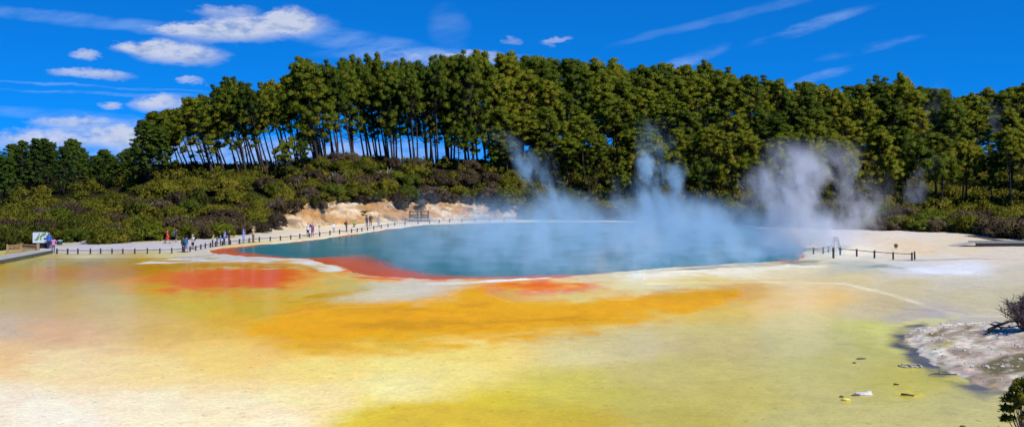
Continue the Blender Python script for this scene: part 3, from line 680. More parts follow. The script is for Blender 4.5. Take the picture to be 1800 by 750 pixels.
# ------------------------------------------------------------------ foliage materials
def foliage_mat(name, ca, cb, cc=None, rough=.7, transl=.25):
    m, nt, b = newmat(name); nt.nodes.remove(b); out = nt.nodes['Material Output']
    at = nt.nodes.new('ShaderNodeAttribute'); at.attribute_name = 'tint'
    oi = nt.nodes.new('ShaderNodeObjectInfo'); rnd = E(nt, oi.outputs['Random'])
    t = E(nt, at.outputs['Fac'])*.6+rnd*.75-.2
    c = mixc(nt, t.mx(0).mn(1), ca, cb)
    if cc: c = mixc(nt, (noise(nt, ocoord(nt), .35, 2)+rnd*.25).ss(.62, .85), c, cc)
    d = nt.nodes.new('ShaderNodeBsdfPrincipled'); d.inputs['Roughness'].default_value = rough; d.inputs['Specular IOR Level'].default_value = .22
    nt.links.new(c, d.inputs['Base Color'])
    tr = nt.nodes.new('ShaderNodeBsdfTranslucent'); nt.links.new(c, tr.inputs['Color'])
    mx = nt.nodes.new('ShaderNodeMixShader'); mx.inputs[0].default_value = transl
    nt.links.new(d.outputs[0], mx.inputs[1]); nt.links.new(tr.outputs[0], mx.inputs[2]); nt.links.new(mx.outputs[0], out.inputs['Surface'])
    return m
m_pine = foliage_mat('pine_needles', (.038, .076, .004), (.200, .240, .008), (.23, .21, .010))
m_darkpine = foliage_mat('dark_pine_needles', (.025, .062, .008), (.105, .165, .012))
m_olive = foliage_mat('olive_leaves', (.050, .064, .006), (.205, .210, .010), (.26, .21, .02))
m_brownsh = foliage_mat('brown_leaves', (.070, .046, .026), (.150, .110, .042), (.18, .13, .11))
m_greensh = foliage_mat('green_leaves', (.055, .090, .007), (.190, .220, .012))
m_twig = simple('grey_twigs', (.17, .125, .11), .9, .4, 2)
m_bark = simple('pine_bark', (.040, .028, .023), .95, .5, 2.0)
m_pale = simple('bleached_wood', (.45, .41, .38), .9, .2, 4)

def tufts(cent, rad, ntuft, nb, L, w, up=.35, flat=.75, rng=RNG, inner=.55):
    """needle/leaf blades on ellipsoidal clumps; returns verts, tris, normals, tint"""
    Vs, Ns, Ts = [], [], []
    for c, r, tn in zip(cent, rad, rng.random(len(cent))):
        d = rng.normal(size=(ntuft, 3)); d /= np.linalg.norm(d, axis=1)[:, None]
        d[:, 2] = np.where(d[:, 2] < -.35, -d[:, 2], d[:, 2])
        q = (inner+(1-inner)*rng.random(ntuft)**.6)[:, None]*(1+.26*rng.normal(size=(ntuft, 1)).clip(-1.3, 1.6))
        p = np.asarray(c)+d*q*r*np.array((1, 1, flat))
        ax = d+np.array((0, 0, up)); ax /= np.linalg.norm(ax, axis=1)[:, None]
        p = np.repeat(p, nb, 0); a = np.repeat(ax, nb, 0); dd = np.repeat(d, nb, 0)
        a = a+rng.normal(size=a.shape)*.6; a /= np.linalg.norm(a, axis=1)[:, None]
        s = np.cross(a, rng.normal(size=a.shape)); s /= np.linalg.norm(s, axis=1)[:, None]+1e-9
        l = L*(.6+.8*rng.random((len(p), 1))); ww = w*(.7+.6*rng.random((len(p), 1)))
        v = np.stack([p-s*ww-a*l*.3, p+s*ww-a*l*.3, p+a*l*.7], 1)
        Vs.append(v.reshape(-1, 3))
        nn = dd*.75+a*.35+np.array((0, 0, .25)); nn /= np.linalg.norm(nn, axis=1)[:, None]
        Ns.append(np.repeat(nn, 3, 0)); Ts.append(np.repeat(np.clip(.25+tn*.35+.4*(rng.random(len(p))-.25), 0, 1), 3))
    V = np.concatenate(Vs); N = np.concatenate(Ns); T = np.concatenate(Ts)
    t3 = V.reshape(-1, 3, 3); gn = np.cross(t3[:, 1]-t3[:, 0], t3[:, 2]-t3[:, 0]); fl = (gn*N[::3]).sum(1) < 0
    t3[fl] = t3[fl][:, ::-1]; V = t3.reshape(-1, 3)
    return V, np.arange(len(V)).reshape(-1, 3), N, T
def leafy(name, parent, mat, *a, **k):
    V, Fc, N, T = tufts(*a, **k)
    return mk(name, V, Fc, [mat], parent, nrm=N, attr={'tint': T})

# ------------------------------------------------------------------ pines
def make_pine(kind, seed):
    rg = random.Random(seed); nr = np.random.default_rng(seed)
    H = 20.0 if kind != 'flat' else 9.0
    root = empty('pine_tree', (0, 0, 0), None, 'tree')
    mb = MB(); bend = [rg.uniform(-.5, .5), rg.uniform(-.5, .5)]
    def axis(t): return Vector((bend[0]*math.sin(t*2.6), bend[1]*math.sin(t*2.1), H*t))
    r0 = {'tall': .23, 'mid': .25, 'bushy': .30, 'flat': .16}[kind]
    mb.tube([axis(t) for t in np.linspace(-.02, .96, 10)], [lerp(r0, .05, max(0, t)**.9)*(1.25 if t < .02 else 1) for t in np.linspace(-.02, .96, 10)], 8)
    lo = {'tall': .60, 'mid': .26, 'bushy': .10, 'flat': .45}[kind]; lo += rg.uniform(-.06, .05); Rm = {'tall': 3.1, 'mid': 3.7, 'bushy': 3.6, 'flat': 2.6}[kind]
    cs, rs = [], []
    ncl = {'tall': 58, 'mid': 84, 'bushy': 78, 'flat': 26}[kind]
    for i in range(ncl):
        t = lo+(.97-lo)*((i+rg.random())/ncl)**(.85)
        u_ = (t-lo)/(1-lo)
        prof = {'tall': math.sin(math.pi*(.18+.80*u_**.85))**.8, 'mid': math.sin(math.pi*(.2+.78*u_**.8))**.75, 'bushy': (1-u_)**.75*1.0+.12, 'flat': math.sin(math.pi*(.2+.62*u_))}[kind]
        rr = Rm*prof*(.25+.9*rg.random()**.8); an = i*2.4+rg.uniform(-.7, .7)
        b_ = axis(t); c = b_+Vector((math.cos(an)*rr, math.sin(an)*rr, rg.uniform(.0, .6)+.12*rr))
        cs.append(c); rs.append(rg.choice((.36, .48, .6, .82))*rg.uniform(.85, 1.1)*(1.0 if kind != 'flat' else .8)*(.72+.28*prof))
        st = axis(max(.05, t-.035-.05*rr/Rm)); md = lerp(st, c, .55)+Vector((0, 0, -.12*rr))
        mb.tube([st, md, c], [.075, .05, .02], 5, cap=False)
    
    for i in range(3): cs.append(axis(.955+.018*i)+Vector((rg.uniform(-.5, .5), rg.uniform(-.5, .5), 0))); rs.append(.62-.1*i)
    for i in range(7): c = rg.choice(cs[ncl//3:]); cs.append(c+Vector((rg.uniform(-.4, .4), rg.uniform(-.4, .4), rg.uniform(.7, 1.2)))); rs.append(rg.uniform(.35, .5))
    for i in range(rg.randint(5, 9)):   # dead limbs on the bare trunk
        t = rg.uniform(.22, max(.3, lo)); an = rg.uniform(0, 6.28); L = rg.uniform(.6, 2.0); b_ = axis(t)
        mb.tube([b_, b_+Vector((math.cos(an)*L*.6, math.sin(an)*L*.6, rg.uniform(-.1, .3))), b_+Vector((math.cos(an)*L, math.sin(an)*L, rg.uniform(-.3, .6)))], [.05, .03, .012], 4, cap=False)
    mb.build('trunk', m_bark, root, True)
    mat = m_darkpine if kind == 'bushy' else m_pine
    leafy('crown', root, mat, cs, rs, 58, 5, .70, .052, rng=nr, up=.9, flat=.85, inner=.35)
    return root
PROTO = {'tall': [make_pine('tall', s) for s in range(1, 7)], 'mid': [make_pine('mid', s) for s in range(11, 17)],
         'bushy': [make_pine('bushy', s) for s in range(21, 25)], 'flat': [make_pine('flat', s) for s in range(31, 35)]}
USED = set()
def place(proto, loc, scale, lean=0, spin=None, label=None, group=None, leany=0):
    M = Matrix.Rotation(-lean, 4, 'Y') @ Matrix.Rotation(leany, 4, 'X') @ Matrix.Rotation(random.uniform(0, 6.28) if spin is None else spin, 4, 'Z')
    if proto.name in USED: r = dup(proto, loc, label, group, M)
    else:
        r = proto; USED.add(proto.name); r.location = loc; r.rotation_euler = M.to_euler(); tag(r, label, None, group)
    r.scale = scale if hasattr(scale, '__len__') else (scale,)*3
    return r
TOP = np.array([(-300,255),(0,254),(60,242),(130,244),(170,268),(235,262),(250,205),(270,200),(330,180),(400,150),(450,150),(500,150),(540,106),(570,122),(600,112),(640,106),(700,108),(740,118),(780,102),(870,95),(1000,104),(1100,110),
    (1200,114),(1300,127),(1350,142),(1400,144),(1480,150),(1520,140),(1600,142),(1650,160),(1700,166),(1750,158),(1800,150),(1900,145),(2300,145)], float)
def zone_tree(px, depth):
    d = 'front row' if depth < .34 else ('middle rows' if depth < .67 else 'rear rows')
    if px < 250: return 'dark bushy pine in the lower wood on the left, '+('beside the ridge' if px > 150 else 'above the map board' if px > 40 else 'at the picture edge')+', '+d
    if px < 420: return 'strongly leaning pine on the left end of the ridge, bare trunk against sky, '+d
    if px < 620: return 'leaning tall pine on the ridge left of the tall clump, sky between trunks, '+d
    if px < 860: return 'tall straight pine on the ridge above the clay bank, '+d
    z = 'above the left steam plume' if px < 1060 else 'above the middle steam plume' if px < 1260 else 'behind the big white steam cloud' if px < 1500 else 'above the fenced white flat' if px < 1680 else 'above the boardwalk on the right'
    return 'pine in the dense wood '+z+', '+d
ntree = 0
def pine_at(px, s, kind, hmax=99, hmin=5, lean=0, depth=0, sx=1.0, jit=16):
    global ntree
    D = float(D0(px))+s; x = XA(px, D); g = gz(x, D)
    zt_ = ZA(tab(TOP, px)+random.random()**1.5*jit, D)
    h = max(hmin, min(hmax, zt_-g)/max(.5, math.cos(lean)))
    base = 9.0 if kind == 'flat' else 20.0
    k = h/base; kx = max(.55, min(1.15, (k*.55+.45)))*random.uniform(.88, 1.12)*sx if kind != 'flat' else k*random.uniform(.95, 1.2)
    # the crown, not the foot, is what must stand under the skyline: shift the foot along the lean
    x2 = x+math.sin(lean)*h*.8
    lb = zone_tree(px, depth)
    if kind == 'flat': lb = 'small flat topped pine among the shrubs '+('on the ridge' if px < 860 else 'below the dense wood')
    place(random.choice(PROTO[kind]), (x2, D, gz(x2, D)-.1), (kx, kx, k), lean, None, lb, lb); ntree += 1
# ridge on the left: a thin belt, leaning with the wind
def ridge_lean(px): return R(float(np.interp(px, [240, 330, 450, 560, 700, 850], [17, 20, 14, 8, 5, 3]))+random.uniform(-4, 4))
for i in range(92):
    px = 262+(868-262)*(i+random.random()*.9)/92
    W = tab(TW, px); dpt = random.random()
    pine_at(px, W*(.82+.5*dpt), 'mid' if px > 590 and random.random() < .32 else 'tall', lean=ridge_lean(px), depth=dpt, jit=44 if dpt < .5 else 18, sx=.9)
for px, s in ((535, 27), (548, 24), (402, 38), (345, 40), (275, 44)):
    pine_at(px, s, 'mid', lean=ridge_lean(px), depth=.1, jit=3, sx=1.1)
for px, hm in ((262, 9.5), (278, 8)):   # the bushy leftmost one
    pine_at(px, 40, 'bushy', hmax=hm, depth=.05, sx=1.1)
for px, s, hm in ((500, 24, 5.8), (532, 22, 5.6), (806, 22, 8.0), (835, 24, 7)):
    pine_at(px, s, 'flat', hmax=hm, hmin=3, depth=.05, lean=ridge_lean(px)*.5)
# the dense wood on the right
rows_ = [(.22, 19, 11.5), (.38, 21, 14), (.54, 23, 17), (.72, 24, 20), (.90, 24, 24), (1.08, 22, 26)]
for ri, (fr, nn, hm) in enumerate(rows_):
    for i in range(nn):
        px = 850+(1900-850)*(i+.15+random.random()*.8)/nn
        W = float(tab(TW, px)); s = 8+W*fr+random.uniform(-3, 3)
        if px < 960: s = 16+W*(fr*.75)+random.uniform(-2, 2)
        if 1715 < px < 1775 and ri < 4: continue
        pine_at(px, s, 'mid' if random.random() < .62 else 'tall', hmax=hm*random.uniform(.86, 1.1), lean=R(random.uniform(-1, 5)), depth=ri/5.01, sx=1.42 if ri > 3 else 1.22, jit=24)
for px, s, hm in ((1085, 12, 6.5), (1125, 16, 8), (1160, 20, 9), (1210, 11, 6.5), (1245, 14, 7.5), (1290, 15, 8), (1330, 17, 7.5), (1375, 16, 9), (1430, 20, 9), (1490, 22, 8), (1555, 22, 8), (1615, 26, 9), (1655, 22, 8), (1690, 26, 9), (1745, 30, 7), (1000, 22, 7), (950, 24, 6.5), (1035, 18, 6.5)):
    pine_at(px, s, 'flat', hmax=hm, hmin=3, depth=.05)
# the lower dark wood on the left
for i in range(36):
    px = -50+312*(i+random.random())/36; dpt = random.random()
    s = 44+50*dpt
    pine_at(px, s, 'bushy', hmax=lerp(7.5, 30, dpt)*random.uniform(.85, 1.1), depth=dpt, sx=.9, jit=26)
for px in (75, 125, 185, 232, 20):
    pine_at(px, 92, 'mid', depth=.9, jit=8)

# ------------------------------------------------------------------ shrubs
def make_shrub(kind, seed):
    rg = random.Random(seed); nr = np.random.default_rng(seed)
    root = empty('shrub', (0, 0, 0), None, 'shrub'); cs, rs = [], []
    for i in range(15):
        an = i*2.4+rg.random(); rr = 1.35*math.sqrt((i+.5)/15)*rg.uniform(.8, 1.1)
        z = 1.75*math.sqrt(max(0.05, 1-(rr/1.75)**2))*rg.uniform(.72, 1.02)-.25
        cs.append(Vector((math.cos(an)*rr, math.sin(an)*rr, max(.35, z)))); rs.append(rg.uniform(.42, .72))
    for i in range(7):
        an = rg.uniform(0, 6.28); cs.append(Vector((math.cos(an)*1.35, math.sin(an)*1.35, rg.uniform(.25, .7)))); rs.append(rg.uniform(.35, .55))
    mb = MB()
    for c in cs:
        b_ = Vector((c.x*.12, c.y*.12, 0)); mb.tube([b_, lerp(b_, c, .5)+Vector((0, 0, -.05)), c+Vector((0, 0, .25))], [.045, .028, .01], 4, cap=False)
    ntw = {'olive': 30, 'green': 14, 'brown': 120}[kind]
    for i in range(ntw):
        c = rg.choice(cs); d = Vector((rg.gauss(0, 1), rg.gauss(0, 1), abs(rg.gauss(.4, .8)))).normalized()
        q = c+d*rg.uniform(.5, .95)*.75; mb.tube([lerp(Vector((c.x*.5, c.y*.5, c.z*.5)), c, .6), lerp(c, q, .5), q], [.022, .016, .008], 3, cap=False)
    mb.build('stems', m_twig, root)
    m_ = {'olive': m_olive, 'green': m_greensh, 'brown': m_brownsh}[kind]
    leafy('foliage', root, m_, cs, rs, 115 if kind != 'brown' else 70, 4, .24, .055, rng=nr, up=.35, flat=.8, inner=.6)
    return root
SH = {k: [make_shrub(k, s+q) for q in range(4)] for k, s in (('olive', 100), ('green', 200), ('brown', 300))}
SHN = {'olive': 'olive green', 'green': 'bright green', 'brown': 'brown twiggy'}
def zone_sh(px):
    return ('behind the map board' if px < 130 else 'behind the left path' if px < 330 else 'on the slope above the huddle of visitors' if px < 500 else 'above the clay bank' if px < 900 else
            'below the wood behind the middle steam' if px < 1200 else 'behind the big white steam cloud' if px < 1480 else 'bordering the white flat' if px < 1690 else 'beside the boardwalk on the right')
nsh = 0
def shrub_at(px, s, w, h, kind, row=None, label=None):
    """w, h: width and height in metres"""
    global nsh
    D = float(D0(px))+s; x = XA(px, D)
    rown = row or ('lowest row' if s < 6 else 'middle of the slope' if s < 20 else 'upper slope')
    lb = label or f'{SHN[kind]} rounded shrub {zone_sh(px)}, {rown}'
    place(random.choice(SH[kind]), (x, D, gz(x, D)-.15), (w/3.3*random.uniform(.9, 1.1), w/3.3, h/2.1), 0, None, lb, lb if label is None else None); nsh += 1
def pick(px, s):
    r = random.random()
    pb = .22+.25*(vnoise(px*.012, s*.11, 77) > .55)+(.2 if 470 < px < 900 and s < 12 else 0)
    pg = .10+(.22 if 560 < px < 900 and s > 9 else 0)+(.12 if px > 1050 else 0)
    return 'brown' if r < pb else 'green' if r < pb+pg else 'olive'
# the front row along the path and the flat
px = -20.0
while px < 1830:
    clayz = 490 < px < 905
    if clayz: px += 30; continue
    w = random.uniform(2.8, 4.4); D = float(D0(px))
    if not (60 < px < 118): shrub_at(px, random.uniform(.6, 2.0), w, random.uniform(1.7, 2.9), pick(px, 1))
    px += w*.62*F/D
shrub_at(188, -3.3, 4.6, 2.3, 'olive', label='broad olive shrub standing forward on the path edge, bare ground around it')
shrub_at(226, -.8, 2.6, 1.4, 'olive', label='small low olive shrub just beside the broad forward shrub')
shrub_at(1752, -1.2, 5.4, 3.0, 'brown', label='large brownish shrub standing forward where boardwalk meets white flat')
shrub_at(1792, -1.0, 5.6, 3.2, 'brown', label='large brownish shrub at the picture edge behind the boardwalk')
for s, st_px in ((4.5, 44), (8.5, 46), (13, 44), (18, 42), (23.5, 44), (30, 46)):
    px = -30+random.random()*30
    while px < 1830:
        W = float(tab(TW, px)); okp = s < W*1.12
        if 480 < px < 910 and s < 7: okp = False
        if px > 930 and s > 17: okp = False
        if px < 230 and s > 40: okp = False
        if okp and nsh < 276:
            shrub_at(px+random.uniform(-8, 8), s+random.uniform(-1.6, 1.6), random.uniform(3.0, 5.0), random.uniform(1.8, 3.2 if s < 26 or px > 860 else 2.1), pick(px, s))
        px += st_px*(1.0 if px < 930 else 1.25)
# a few named ones
for px, s, w, h, k, lb in ((605, 25, 6.5, 3.6, 'brown', 'big rounded brown shrub cresting the ridge under the pines'), (520, 5.2, 2.6, 1.9, 'brown', 'dark brown shrub hanging at the left end of the clay bank'),
        (640, 7.2, 3.4, 1.9, 'brown', 'brown shrub leaning over the middle of the clay bank'), (780, 7, 3.2, 1.8, 'brown', 'brown shrub in the notch of the clay bank'), (555, 5.4, 1.6, 1.9, 'olive', 'narrow shrub growing down the face of the clay bank'),
        (860, 6.2, 4, 2.8, 'brown', 'dark shrub overhanging the right end of the clay bank'), (890, 4.2, 4.4, 3.6, 'olive', 'tall dark shrub at the right end of the clay bank beside steam'), (700, 7.2, 3.6, 2.2, 'brown', 'brown shrub above the dark lookout frame')):
    shrub_at(px, s, w, h, k, label=lb)
for k in range(11):
    px = 535+k*33+random.uniform(-9, 9); shrub_at(px, random.uniform(4.2, 6.6), random.uniform(1.6, 2.8), random.uniform(1.0, 1.8), random.choice(('brown', 'brown', 'olive')), label=None, row='rooted in the top edge of the bank')
# the rest of the cover: low scrub nobody could count
cs, rs = [], []
rg = np.random.default_rng(5)
while len(cs) < 2300:
    px = rg.uniform(-60, 1860); s = rg.uniform(.5, 62) if len(cs) < 1500 else rg.uniform(12, 110); W = float(tab(TW, px))
    if len(cs) >= 1500 and px < 880: continue
    if s > W*1.25 or (475 < px < 915 and s < 7.0): continue
    if len(cs) < 1500 and rg.random() > (1 if s < 34 else .5): continue
    D = float(D0(px))+s; x = XA(px, D); r = rg.uniform(.7, 1.3)*(1 if len(cs) < 1500 else 1.35)
    cs.append(np.array((x, D, gz(x, D)+r*.35))); rs.append(r)
o = leafy('undergrowth', None, m_olive, cs, rs, 62, 4, .36, .085, rng=rg, up=.4, flat=.8)
tag(o, 'low olive scrub filling the slope between the larger shrubs', 'undergrowth', kind='stuff')
# the far side of the wood, seen only as a dark mass between the nearer crowns
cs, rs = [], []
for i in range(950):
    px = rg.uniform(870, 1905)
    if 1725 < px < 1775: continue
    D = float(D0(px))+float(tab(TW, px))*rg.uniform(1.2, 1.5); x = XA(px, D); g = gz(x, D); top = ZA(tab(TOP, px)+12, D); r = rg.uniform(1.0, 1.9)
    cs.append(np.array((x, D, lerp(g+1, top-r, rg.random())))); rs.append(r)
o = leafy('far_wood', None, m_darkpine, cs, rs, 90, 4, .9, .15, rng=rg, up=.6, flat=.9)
tag(o, 'dark mass of far pines closing the gaps behind the wood', 'wood', kind='stuff')
#PART3
for lst in list(PROTO.values())+list(SH.values()):      # drop prototypes no copy was asked of
    for p in lst:
        if p.name not in USED:
            for c in list(p.children): bpy.data.objects.remove(c)
            bpy.data.objects.remove(p)
print('PINES', ntree, 'SHRUBS', nsh)

# ------------------------------------------------------------------ rails, boardwalks, signs
m_post = simple('dark_timber', (.050, .036, .026), .85, .35, 5)
m_rail = simple('rail_timber', (.075, .055, .04), .85, .3, 5)
m_wpick = simple('picket_timber', (.40, .25, .12), .85, .3, 4)
m_deck = simple('weathered_deck', (.36, .34, .30), .85, .3, 2.5)
m_fascia = simple('grey_green_timber', (.16, .18, .15), .8, .3, 2)
m_black = simple('black_timber', (.012, .011, .011), .8, .3, 3)
m_frame = simple('sign_frame', (.015, .013, .012), .7, .2)
def fence(name, label, pts, hgt, rail_h, w, cat='fence', group=None, mp=m_post, mr=m_rail, zb_=0, rails=1):
    P = [Vector((p[0], p[1], zb_ if len(p) < 3 else p[2])) for p in pts]; o0 = P[0].copy()
    root = empty(name, o0, label, cat, group)
    for i, p in enumerate(P):
        t = P[min(i+1, len(P)-1)]-P[max(i-1, 0)]; q = p-o0
        hh = hgt*random.uniform(.95, 1.06)
        mb = MB().box((0, 0, hh/2-.1), (w, w, hh+.2), math.atan2(t.y, t.x), .012)
        c = mb.build('post', mp, root); c.location = q; c.rotation_euler = (random.uniform(-.025, .025), random.uniform(-.025, .025), 0)
    for k in range(rails):
        mb = MB(); mb.tube([p-o0+Vector((0, 0, rail_h-.3*k)) for p in P], .038, 6); mb.build('rail', mr, root)
    return root
FP = [(100,446.5),(119,447),(137,447),(159,447),(177,446.7),(197,446.7),(216,446.5),(237,446.3),(259,446),(281,445.5),(302,445),(323,443.8),(334,442.6),(344,440.8),(353,438.8),(361,437),(370,435.2),(379,433.8),(391,432),(405,430.5),(421,428.5),(438,426.6),(456,425),
    (475,424),(493,422.7),(511,421),(527,419.3),(544,417.6),(562,415.6),(580,413.3),(597,411.5),(618,409.7),(628,408.3),(636,407.2),(646,405.7),(657,404.2),(670,401.8),(682,399.6),(694,397.6),(712,395.6),(735,394),(755,393.2),(772,392.3),(790,391.4),(812,390.8),(835,390.4),(860,389.9),(886,389.4)]
fence('rail_fence', 'low dark post and rail fence curving along the path round the pool', [G(*p) for p in FP], .60, .40, .125)
RP = [(1447,445.5),(1456,444.2),(1477,448.4),(1506,451),(1537,454),(1570,456.5),(1603,458),(1608,456.5)]
fence('rail_fence', 'short dark post and rail fence standing alone on the pale flat', [G(*p) for p in RP[2:]], .80, .66, .13)
fence('rail_fence', 'faint railing half lost in the white steam, lower of two', [G(*p) for p in [(1430,447),(1447,446),(1456,444),(1466,441)]], .72, .6, .12)
fence('rail_fence', 'faint railing half lost in the white steam, farther and higher of two', [G(*p) for p in [(1425,430),(1451,431.5),(1466,432.8),(1474,437)]], .98, .86, .12)
x, y = G(1465, 454); r_ = empty('gate_post', (x, y, 0), 'tall dark post at the steamy end of the short fence', 'post')
MB().box((0, 0, .47), (.16, .16, 1.14), .1, .015).build('shaft', m_post, r_); MB().box((0, 0, 1.06), (.19, .19, .05), .1, .01).build('cap', m_post, r_)
x, y = G(1469, 440); r_ = empty('trestle', (x, y, 0), 'dark timber trestle with crossed legs at the edge of the steam', 'trestle')
for sx in (-1, 1):
    for sy in (-.35, .35): MB().tube([(sx*.55, sy, -.05), (sx*.08, sy, 1.45)], .055, 6).build('leg', m_post, r_)
MB().tube([(.05, -.5, 1.42), (-.05, .5, 1.42)], .06, 6).build('beam', m_post, r_); MB().box((0, -.41, .75), (.72, .04, .10)).build('brace', m_rail, r_)
# round-headed marker
x, y = G(1575, 438); r_ = empty('marker_post', (x, y, 0), 'small dark round headed marker post on the white flat', 'marker')
MB().tube([(0, 0, -.1), (0, 0, .26)], .05, 8).build('post', m_post, r_)
MB().tube([(0, -.035, .40), (0, .035, .40)], .22, 20).build('disc', m_post, r_); MB().tube([(0, -.045, .40), (0, -.036, .40)], .15, 18).build('plate', simple('marker_plate', (.08, .07, .05), .6), r_)
# thin sign beside the two rail visitors
x, y = G(561, 413); r_ = empty('signpost', (x, y, 0), 'thin grey signpost with a small plate beside the pool rail', 'sign')
MB().tube([(0, 0, -.1), (0, 0, 1.2)], .028, 6).build('post', m_rail, r_); MB().box((0, -.03, 1.18), (.34, .03, .28), .1, .01).build('plate', simple('sign_plate', (.35, .34, .32)), r_)
# lookout frame on the far shore
x, y = G(736, 388.7); r_ = empty('lookout_frame', (x, y, 0), 'dark timber lookout with railings under the clay bank', 'lookout')
for q in (-1.5, -.25, .35, 1.5): 
    for yy_ in (-.2, 1.4): MB().box((q, yy_, .82), (.12, .12, 1.75), 0, .01).build('post', m_post, r_)
for z_ in (.62, 1.02, 1.56):
    for yy_ in (-.2, 1.4): MB().box((0, yy_-.09, z_), (3.2, .06, .09)).build('rail', m_rail, r_)
MB().box((0, .6, .30), (3.3, 2.0, .12), 0, .01).build('deck', m_deck, r_)
mb = MB()
for k in range(7): mb.box((-1.2+k*.13, -.2, .82), (.05, .04, .36)); mb.box((.5+k*.14, -.2, .82), (.05, .04, .36))
mb.build('balusters', m_rail, r_)
# handrail on the slope above the bank
D = float(D0(533))+10.5; xl, xr = XA(514, D), XA(552, D); zt2 = ZA(349, D)
r_ = empty('handrail', (xl, D, gz(xl, D)), 'thin pale green handrail on posts among the shrubs above the clay bank', 'railing')
m_gr = simple('green_paint', (.20, .30, .20), .6)
w = xr-xl; zo = zt2-gz(xl, D)
MB().tube([(0, 0, zo-.05), (w, 0, zo+.22)], .055, 6).build('rail', m_gr, r_)
for q in (0.0, .5, 1.0): MB().tube([(w*q, 0, -1.2), (w*q, 0, zo+.2*q)], .05, 6).build('post', m_post, r_)

def plank_deck(root, A, B, wid, z, name='deck', mat=m_deck, gap=.16):
    A, B = Vector((*A, 0)), Vector((*B, 0)); d = (B-A); L = d.length; d.normalize(); n_ = Vector((-d.y, d.x, 0)); mb = MB(); k = 0.0
    while k < L:
        c = A+d*(k+gap/2)+n_*wid/2; mb.box((c.x, c.y, z+random.uniform(-.004, .004)), (gap-.012, wid, .04), math.atan2(d.y, d.x)); k += gap
    return mb.build(name, mat, root)
# boardwalk on the left edge
r_ = empty('boardwalk', (-49, 98, 0), 'weathered boardwalk entering beside the picket fence, grey green edge over the shallows', 'boardwalk')
A, B = (0.4, -16.), (.55, 6.0)
plank_deck(r_, A, B, 2.4, .33)
MB().box((.42, -5, .20), (.07, 21.8, .22), -.007).build('edge_board', m_fascia, r_); MB().box((-1.9, -5, .20), (.07, 21.8, .22), -.007).build('edge_board', m_fascia, r_)
for k in range(8): 
    MB().box((.30, -15+k*2.8, .02), (.14, .14, .40)).build('pile', m_black, r_)
MB().box((.50, -5, .37), (.12, 21.9, .08), -.007, .01).build('kerb_rail', m_fascia, r_)
# picket fence beside the map board
PK = [G(13, 446), G(38, 443.6), G(67, 445.6)]; o0 = Vector((*PK[0], 0))
r_ = empty('picket_fence', o0, 'honey coloured timber picket fence beside the map board', 'fence')
for i, p in enumerate(PK): MB().box((p[0]-o0.x, p[1]-o0.y, .45), (.15 if i < 2 else .24, .15 if i < 2 else .24, 1.1 if i < 2 else 1.2), .2, .015).build('post', m_wpick, r_)
for a_, b_ in zip(PK[:-1], PK[1:]):
    a_ = Vector((*a_, 0))-o0; b_ = Vector((*b_, 0))-o0; d = b_-a_; L = d.length; n_ = int(L/.15); mb = MB(); ang = math.atan2(d.y, d.x)
    for k in range(1, n_): c = a_+d*(k/n_); mb.box((c.x, c.y, .42), (.07, .025, .80), ang)
    mb.build('pickets', m_wpick, r_)
    rb = MB(); 
    for z_ in (.16, .68): rb.tube([a_+Vector((0, .035, z_)), b_+Vector((0, .035, z_))], .035, 4)
    rb.tube([a_+Vector((0, 0, .86)), b_+Vector((0, 0, .86))], .05, 6); rb.build('rail', m_wpick, r_)
# map board
x, y = G(71, 437); r_ = empty('map_board', (x, y, 0), 'large white map board on dark posts beside the path', 'sign', rz=.06)
for q in (-.88, .88): MB().box((q, .03, .92), (.10, .12, 1.95), 0, .01).build('post', m_frame, r_)
MB().box((0, 0, 1.27), (1.66, .05, 1.24), 0, .008).build('panel', simple('sign_white', (.66, .74, .80), .5, .04), r_)
fr = MB()
for c, d in (((0, -.01, 1.905), (1.76, .09, .05)), ((0, -.01, .635), (1.76, .09, .05))): fr.box(c, d)
fr.build('frame', m_frame, r_)
MB().box((0, .06, .30), (1.6, .05, .52), 0, .01).build('shade_sheet', m_black, r_)  # black sheet standing in for the shade under the board
def blob(mb, cx, cz, rx, rz, rot, y_, seed):
    q = random.Random(seed); P = []
    for k in range(14):
        a = 2*math.pi*k/14; rr = q.uniform(.7, 1.15); dx, dz = math.cos(a)*rx*rr, math.sin(a)*rz*rr
        P.append((cx+dx*math.cos(rot)-dz*math.sin(rot), y_, cz+dx*math.sin(rot)+dz*math.cos(rot)))
    n_ = len(P); mb.add(P+[(a, y_+.012, c) for a, _, c in P], [tuple(range(n_))]+[(k, n_+k, n_+(k+1) % n_, (k+1) % n_) for k in range(n_)])
mb = MB()
for a_ in ((.38, 1.60, .34, .18, .5, 1), (.12, 1.38, .20, .12, .7, 2), (-.25, 1.25, .16, .30, -.35, 3), (-.42, 1.02, .2, .12, .2, 4), (.05, 1.1, .1, .12, .8, 5)): blob(mb, a_[0], a_[1], a_[2], a_[3], a_[4], -.034, a_[5])
mb.build('map_print', simple('map_green', (.16, .30, .07), .6, .5, 5), r_)
mb = MB(); blob(mb, .52, 1.12, .17, .14, 0, -.036, 8); blob(mb, -.1, 1.62, .10, .06, .4, -.036, 9); mb.build('map_inset', simple('map_navy', (.03, .05, .13), .6, .3), r_)
mb = MB(); blob(mb, .2, 1.5, .10, .05, .4, -.04, 11); blob(mb, -.3, 1.32, .05, .12, 0, -.04, 12); blob(mb, .44, 1.66, .08, .05, 0, -.04, 13); mb.build('map_patch', simple('map_ochre', (.45, .36, .16), .6, .3), r_)
